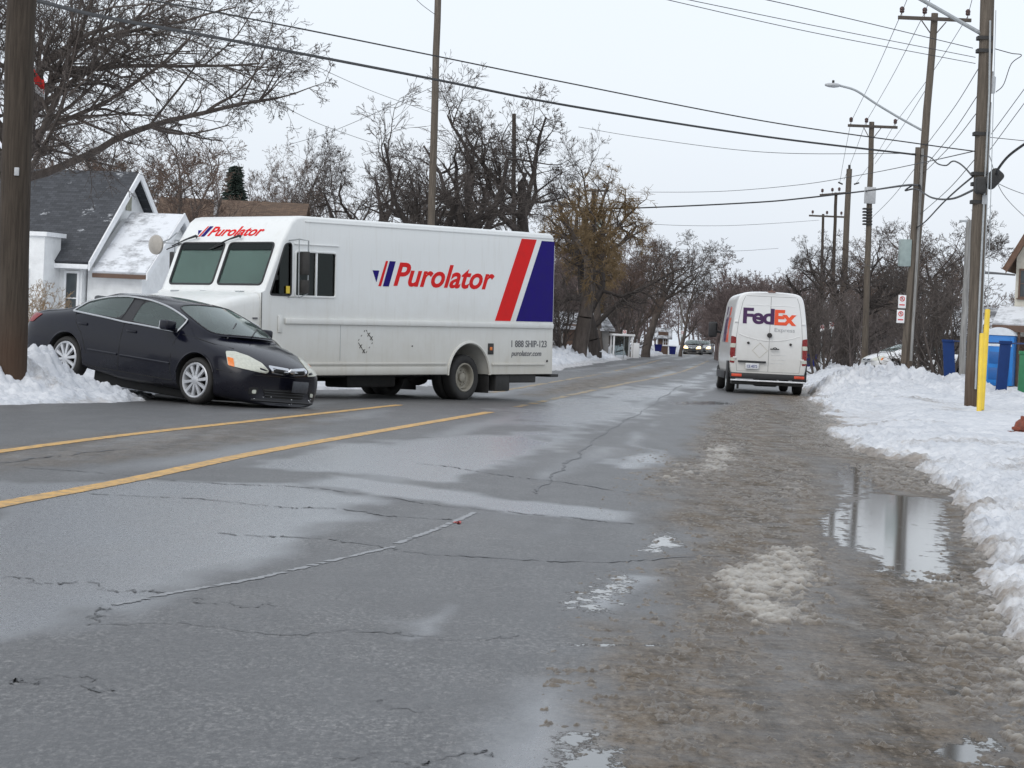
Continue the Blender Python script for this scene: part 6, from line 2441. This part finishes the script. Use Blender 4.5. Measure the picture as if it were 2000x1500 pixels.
# flag behind the near pole
fl = thing('flag', 'red and white flag seen between branches just right of the near left pole', 'flag', P(61, 160, 50))
b = MB()
n = 10
vs = [(x / n * .30 + .02 * sin(x), .05 * sin(x * 1.1), z * (.26 - .008 * x) - .22 * (x / n) ** 1.5 + .03 * sin(x * 1.7)) for x in range(n + 1) for z in (0, 1)]
b.add(vs, [(2 * i, 2 * i + 2, 2 * i + 3, 2 * i + 1) for i in range(n)])
def solid(me, th):
    bm = bmesh.new(); bm.from_mesh(me)
    bmesh.ops.solidify(bm, geom=bm.faces[:], thickness=th)
    bm.to_mesh(me); bm.free()
    return me
link('cloth', solid(b.mesh('cloth', mat('flag_red', (.55, .035, .03), .8, .1, 5.)), .012), fl)
b = MB()
b.add([(v[0] + .02, v[1] - .02, v[2] * .7 - .20) for v in vs], [(2 * i, 2 * i + 2, 2 * i + 3, 2 * i + 1) for i in range(n)])
link('white_stripe', solid(b.mesh('cloth', mat('flag_white', (.6, .6, .6), .8, .1, 5.)), .012), fl)
b = MB()
b.tube([(-.03, 0, .4), (-.03, 0, -4.95)], .02, 8)
b.build('staff', M_GALV, fl)
# ================================================================== HOUSES
def siding(name, col, step=.16):
    t = NT(name)
    c = t.coord()
    z = t.n('ShaderNodeSeparateXYZ', inp={0: c}).outputs[2]
    wv = t.math('FRACT', t.math('DIVIDE', z, step))
    n = t.noise(c, 3., 5, .6)
    t.set(col=t.ramp(n, [(.3, tuple(x * .86 for x in col)), (.7, tuple(min(1, x * 1.06) for x in col))]), rough=.6, nrm=t.bump(wv, .5, .02))
    return t.mat

def shingle(name, col, snow=.3, sc=1.):
    t = NT(name)
    c = t.coord()
    br = t.n('ShaderNodeTexBrick', inp={'Vector': t.coord((1, 1, 1), 'UV'), 'Color1': (*[x * .75 for x in col], 1), 'Color2': (*[x * 1.3 for x in col], 1), 'Mortar': (*[x * .4 for x in col], 1), 'Scale': 5. * sc, 'Mortar Size': .012})
    n = t.noise(c, 1.1, 6, .7)
    n2 = t.noise(t.coord((1, 1, 4)), 4., 4, .7)
    f = t.val(t.math('MULTIPLY_ADD', n2, .4, n), .92 - snow * .5, 1.02 - snow * .3)
    t.set(col=t.mix(f, br.outputs[0], (.72, .74, .77)), rough=.85, nrm=t.bump(br.outputs[1], .4, .01))
    return t.mat

M_WSIDE = siding('white_siding', (.78, .79, .79))
M_TRIM = mat('white_trim', (.78, .79, .80), .5, .06, 8.)
M_DROOF = shingle('dark_shingle_roof', (.052, .055, .062), .16)
M_SROOF = shingle('snowy_shingle_roof', (.10, .10, .105), .95)
M_BROOF = shingle('brown_roof', (.115, .075, .050), .0)
M_GROOF = shingle('grey_patchy_roof', (.12, .12, .125), .62)
M_CREAMW = siding('cream_siding', (.60, .57, .49))
M_BRTRIM = mat('brown_trim', (.11, .065, .045), .6, .2, 6.)
M_WGLASS = mat('house_window_glass', (.05, .06, .065), .08, .3, 2.)
M_GREYW = siding('grey_siding', (.30, .29, .28))
M_BRICK = shingle('brick_wall', (.20, .13, .10), .0, 1.6)


def uv_faces(me):
    """planar coordinates along each face, in metres"""
    uv = me.uv_layers.new(name='uv')
    for p in me.polygons:
        n = p.normal
        u = V((0, 0, 1)).cross(n)
        u = u.normalized() if u.length > 1e-3 else V((1, 0, 0))
        v = n.cross(u)
        for li in p.loop_indices:
            co = me.vertices[me.loops[li].vertex_index].co
            uv.data[li].uv = (co.dot(u) * .5, co.dot(v) * .5)

def slab(pts, th, name, m_, parent):
    """roof slab: quad outline pushed up along its normal"""
    pts = [V(p) for p in pts]
    n = (pts[1] - pts[0]).cross(pts[2] - pts[0]).normalized()
    if n.z < 0: n = -n
    b = MB()
    b.prism(pts, n * th)
    o = b.build(name, m_, parent, smooth=False)
    uv_faces(o.data)
    return o

def window(parent, M, w_, h, y=0., bars=(1, 1), frame=M_TRIM, name='window'):
    """in the local x-z plane facing -y"""
    b = MB()
    t_ = .07
    for lo, hi in (((-w_ / 2 - t_, -.05, -t_), (-w_ / 2, .02, h + t_)), ((w_ / 2, -.05, -t_), (w_ / 2 + t_, .02, h + t_)), ((-w_ / 2, -.05, -t_), (w_ / 2, .02, 0)), ((-w_ / 2, -.05, h), (w_ / 2, .02, h + t_))):
        b.box(lo, hi, M)
    for k in range(1, bars[0] + 1): 
        if bars[0] > 0: b.box((-w_ / 2 + w_ * k / (bars[0] + 1) - .018, -.035, 0), (-w_ / 2 + w_ * k / (bars[0] + 1) + .018, -.006, h), M)
    for k in range(1, bars[1] + 1): b.box((-w_ / 2, -.03, h * k / (bars[1] + 1) - .018), (w_ / 2, -.006, h * k / (bars[1] + 1) + .018), M)
    o = b.build(name, frame, parent, smooth=False)
    b = MB()
    b.box((-w_ / 2, -.02, 0), (w_ / 2, -.008, h), M)
    b.build('pane', M_WGLASS, o, smooth=False)
    b = MB()
    b.box((-w_ / 2 - .12, -.12, -t_ - .05), (w_ / 2 + .12, .01, -t_), M)
    b.build('sill', frame, o, smooth=False)
    return o

# --- the white house on the left: local x along the ridge to the right, y away from us
HO = P(160, 560, 72)
ang_h = radians(-15)
hs_ = thing('white_house', 'small white house with a steep dark shingle roof behind the saloon car', 'house', V((HO.x, HO.y, 0)), ang_h)
D_, RZ, EZ, HL = 6.2, 5.72, 3.05, 13.
b = MB()
b.prism([(0, 0, -.2), (0, D_, -.2), (0, D_, EZ), (0, D_ / 2, RZ - .12), (0, 0, EZ)], (-HL, 0, 0))
b.build('wall', M_WSIDE, hs_, smooth=False)
ov = .34
sl_ = (RZ - EZ) / (D_ / 2)
slab([(ov, -ov, EZ - ov * sl_ + .02), (-HL - ov, -ov, EZ - ov * sl_ + .02), (-HL - ov, D_ / 2, RZ + .02), (ov, D_ / 2, RZ + .02)], .10, 'roof', M_DROOF, hs_)
slab([(ov, D_ + ov, EZ - ov * sl_ + .02), (-HL - ov, D_ + ov, EZ - ov * sl_ + .02), (-HL - ov, D_ / 2 + .005, RZ + .02), (ov, D_ / 2 + .005, RZ + .02)], .10, 'roof', M_DROOF, hs_)
for y0, y1 in ((-ov - .02, D_ / 2), (D_ + ov + .02, D_ / 2)):
    z0 = EZ - ov * sl_
    b = MB()
    b.prism([(ov + .004, y0, z0 - .16), (ov + .004, y1, RZ - .12), (ov + .004, y1, RZ + .15), (ov + .004, y0, z0 + .10)], (.05, 0, 0))
    b.build('rake_board', M_TRIM, hs_, smooth=False)
b = MB()
b.rbox((-HL, -ov - .06, EZ - ov * sl_ - .12), (ov, -ov - .005, EZ - ov * sl_ + .02), .01)
b.build('eave_board', M_TRIM, hs_)
# flat-roofed bay in front
b = MB()
b.box((-7.5, -1.1, -.2), (-.75, -.002, 3.55))
b.build('bay_wall', M_WSIDE, hs_, smooth=False)
b = MB()
b.box((-7.6, -1.2, 3.552), (-.65, .15, 3.68))
b.build('bay_roof', M_TRIM, hs_, smooth=False)
for x, y in ((-1.55, -1.101), (-3.3, -1.101), (-5.4, -1.101)):
    window(hs_, T(x, y, 1.05), .55, 1.45)
window(hs_, T(-.33, -.002, 1.0), .36, 1.5, bars=(0, 1))
MG = Matrix.Rotation(radians(90), 4, 'Z')
b = MB()
b.rbox((.004, D_ / 2 - .20, 4.6), (.03, D_ / 2 + .20, 5.1), .01)
b.build('attic_vent', mat('mossy_vent', (.30, .30, .24), .7, .3, 9.), hs_)
# porch: lower gabled wing in front of the gable end
px0, px1, py0, py1, pez, prz = .06, 1.85, .25, 4.95, 2.72, 4.42
b = MB()
b.prism([(px0, py0, -.2), (px0, py1, -.2), (px0, py1, pez), (px0, (py0 + py1) / 2, prz - .1), (px0, py0, pez)], (px1 - px0, 0, 0))
b.build('porch_wall', M_WSIDE, hs_, smooth=False)
ps = (prz - pez) / ((py1 - py0) / 2)
for ya, yb in ((py0, 1), (py1, -1)):
    slab([(px1 + .25, ya - yb * .3, pez - .3 * ps + .03), (px0 + .30, ya - yb * .3, pez - .3 * ps + .03), (px0 + .30, (py0 + py1) / 2 - yb * .002, prz + .03), (px1 + .25, (py0 + py1) / 2 - yb * .002, prz + .03)], .09, 'porch_roof', M_SROOF, hs_)
    b = MB()
    z0 = pez - .3 * ps
    b.prism([(px1 + .254, ya - yb * .32, z0 - .12), (px1 + .254, (py0 + py1) / 2, prz - .14), (px1 + .254, (py0 + py1) / 2, prz + .14), (px1 + .254, ya - yb * .32, z0 + .10)], (.04, 0, 0))
    b.build('rake_board', M_TRIM, hs_, smooth=False)
b = MB()
b.box((px0 + .3, py0 - .34, pez - .3 * ps - .10), (px1 + .25, py0 - .302, pez - .3 * ps + .03))
b.build('eave_board', MATS['brown_trim'], hs_, smooth=False)
window(hs_, T(px1 + .002, 2.6, 1.0) @ MG, .8, 1.2)
# the truck's round fender mirror on the far side, seen in front of the porch
MI = TRK_M.inverted()
q0 = MI @ P(304, 478, 43.5)
rm_ = MB()
rm_.tube([q0, q0 + V((.22, -.10, .10)), MI @ P(345, 455, 43.1), MI @ P(352, 457, 42.8)], .012, 6)
rm_.tube([q0, MI @ P(322, 474, 43.4), MI @ P(350, 476, 42.8)], .012, 6)
ro_ = rm_.build('round_mirror_bracket', M_GALV, trk)
rm_ = MB()
rm_.lathe([(.001, -.06), (.10, -.045), (.165, -.01), (.17, .02), (.001, .05)], 24, 'x', q0)
rm_.build('round_mirror', mat('beige_mirror_shell', (.38, .35, .31), .4, .15, 8.), ro_)

# --- long brown-roofed building behind the truck
BO = P(520, 560, 98)
bb = thing('brown_roofed_building', 'long low brown-roofed building peeking over the delivery truck', 'house', V((BO.x, BO.y, 0)), radians(0))
b = MB()
b.box((-4.6, 0, -.2), (.9, 7, 4.35))
b.build('wall', mat('brown_siding', (.17, .12, .085), .8, .2, 4.), bb, smooth=False)
slab([(-5.0, -.4, 4.36), (1.3, -.4, 4.36), (1.3, 3.5, 6.3), (-5.0, 3.5, 6.3)], .12, 'roof', M_BROOF, bb)
slab([(-5.0, 7.4, 4.36), (1.3, 7.4, 4.36), (1.3, 3.505, 6.3), (-5.0, 3.505, 6.3)], .12, 'roof', M_BROOF, bb)
b = MB()
b.tube([(-2.4, 1.5, 5.2), (-2.4, 1.5, 6.7)], .09, 10)
b.build('vent_pipe', M_LAMP, bb)

# --- cream house at the right edge: its gable faces the street
CO = P(1979, 640, 92)
ch = thing('cream_house', 'cream two-storey house with brown eaves at the right edge', 'house', V((CO.x, CO.y, 0)), radians(-19))
CE, CR, CW = 5.15, 10.6, 6.0
b = MB()
b.prism([(0, 0, -.2), (CW, 0, -.2), (CW, 0, CE), (CW / 2, 0, CR - .1), (0, 0, CE)], (0, 9, 0))
b.build('wall', M_CREAMW, ch, smooth=False)
cs2 = (CR - CE) / (CW / 2)
M_EAVE = mat('brown_eave_roof', (.13, .075, .05), .8, .25, 5.)
for xa, sg in ((0, 1), (CW, -1)):
    slab([(xa - sg * .32, -.62, CE - .32 * cs2 + .02), (xa - sg * .32, 9.4, CE - .32 * cs2 + .02), (CW / 2 - sg * .003, 9.4, CR + .02), (CW / 2 - sg * .003, -.62, CR + .02)], .16, 'roof', M_EAVE, ch)
    x0 = xa - sg * .32
    b = MB()
    b.prism([(x0, -.66, CE - .32 * cs2 - .10), (CW / 2, -.66, CR - .12), (CW / 2, -.66, CR + .24), (x0, -.66, CE - .32 * cs2 + .26)], (0, .038, 0))
    b.build('rake_board', M_EAVE, ch, smooth=False)
for x in (.30, .85): window(ch, T(x, -.002, 3.65), .22, 1.0, bars=(0, 1), frame=M_BRTRIM)
window(ch, T(3.2, -.002, 3.65), .8, 1.2, frame=M_BRTRIM)
slab([(-.55, -1.9, 2.45), (CW + .3, -1.9, 2.45), (CW + .3, -.003, 3.15), (-.55, -.003, 3.15)], .12, 'porch_roof', M_SROOF, ch)
b = MB()
b.box((-.55, -1.96, 2.25), (CW + .3, -1.903, 2.50))
b.build('porch_fascia', MATS['brown_trim'], ch, smooth=False)
for x in (.05, .45, 1.0, 3.6):
    b = MB()
    b.rbox((x - .05, -1.86, -.1), (x + .05, -1.76, 2.44), .01)
    b.build('porch_post', M_BRTRIM, ch)
b = MB()
b.box((.25, -.03, .1), (.9, -.004, 2.1))
b.build('door', MATS['brown_trim'], ch, smooth=False)

M_DARKW = siding('dark_siding', (.085, .075, .07))

def small_house(label, px, py, Y, w_, d, ez, rz, rot, wm, rm, name='far_house', wins=((-.25, 1.0, .7, .9), (.25, 1.0, .7, .9)), gable_front=False):
    B = P(px, py, Y)
    o = thing(name, label, 'house', V((B.x, B.y, 0)), radians(rot), 'houses farther down the street')
    b = MB()
    b.prism([(-w_ / 2, 0, -.2), (-w_ / 2, d, -.2), (-w_ / 2, d, ez), (-w_ / 2, d / 2, rz - .1), (-w_ / 2, 0, ez)], (w_, 0, 0))
    b.build('wall', wm, o, smooth=False)
    s_ = (rz - ez) / (d / 2)
    for ya, sg in ((0, 1), (d, -1)):
        slab([(-w_ / 2 - .3, ya - sg * .35, ez - .35 * s_ + .02), (w_ / 2 + .3, ya - sg * .35, ez - .35 * s_ + .02), (w_ / 2 + .3, d / 2 - sg * .003, rz + .02), (-w_ / 2 - .3, d / 2 - sg * .003, rz + .02)], .12, 'roof', rm, o)
    for u, z, ww, hh in wins: window(o, T(u * w_, -.003, z), ww, hh)
    b = MB()
    b.box((-.45, -.03, .05), (.45, -.004, 2.05))
    b.build('door', MATS['brown_trim'], o, smooth=False)
    return o
small_house('small dark house with a patchy snowy roof behind the nearest right pole', 1935, 650, 112, 3.6, 6, 2.3, 3.5, -16, M_DARKW, M_GROOF)
small_house('low dark house with a patchy snowy roof left of the nearest right pole', 1862, 660, 156, 5.5, 5, 1.5, 2.6, -12, M_DARKW, M_GROOF)
small_house('small white-gabled far house above the parked white car', 1722, 680, 185, 2.2, 3, 1.5, 2.4, 8, M_WSIDE, M_SROOF, wins=((.25, .8, .4, .5),))
small_house('small white far house on the left just before the approaching cars', 1294, 690, 215, 1.0, 2.2, 1.6, 2.3, -2, M_WSIDE, M_GROOF, wins=((.22, .9, .35, .5),))
small_house('low grey far house on the left verge behind the pale pole', 1112, 690, 150, 5.0, 6, 1.8, 2.7, 10, M_GREYW, M_GROOF)
small_house('dim grey far house right of the second crossarm pole', 1640, 690, 205, 5, 6, 1.5, 2.6, -10, M_DARKW, M_GROOF)

# --- picket fence by the parked car
FO = P(1750, 712, 92)
fe = thing('picket_fence', 'short stretch of weathered wooden fence beside the parked white car', 'fence', V((FO.x, FO.y, 0)), radians(4))
M_FW = mat('weathered_fence', (.20, .17, .14), .85, .25, 6.)
for k in range(6):
    b = MB()
    b.rbox((-.40 + k * .15, -.02, 0), (-.31 + k * .15, .02, .72), .008)
    b.build('picket', M_FW, fe)
for z in (.2, .55):
    b = MB()
    b.rbox((-.45, .022, z), (.55, .05, z + .07), .006)
    b.build('rail', M_FW, fe)

# --- parked and approaching cars (same kind of car, repainted)
def other_car(label, px, py, Y, yaw, m_, sc=1., lights=False, z=.12, name='saloon_car'):
    c = copy_tree(car, swap={'navy_car_paint': m_})
    c.name = name
    B = P(px, py, Y)
    c.matrix_world = pose(B.x, B.y, radians(yaw), 0, 0, sc, z)
    c['label'] = label
    if lights:
        for ch_ in c.children:
            if ch_.name.startswith('headlight'):
                ch_.data = ch_.data.copy()
                ch_.data.materials[0] = M_LIT
    return c
t = NT('lit_headlight')
n = t.noise(t.coord(), 8., 2)
t.set(col=(.9, .85, .7), emit=(1., .66, .26), estr=t.val(n, .3, .7, 3.2, 4.6))
M_LIT = t.mat
other_car('white parked car half hidden behind the pole with two signs', 1728, 712, 108, 200, M_WHITECAR, z=.28)
other_car('dark parked car behind the blue panel post', 1885, 735, 96, 170, M_DARKCAR, z=.2)
other_car('dark approaching car with lit headlights, the left and nearer of two', 1352, 692, 240, -97, M_DARKCAR, 1.05, True, 0.)
other_car('silver approaching car with lit headlights, behind the dark one', 1372, 691, 256, -97, M_SILVERCAR, 1.05, True, 0.)
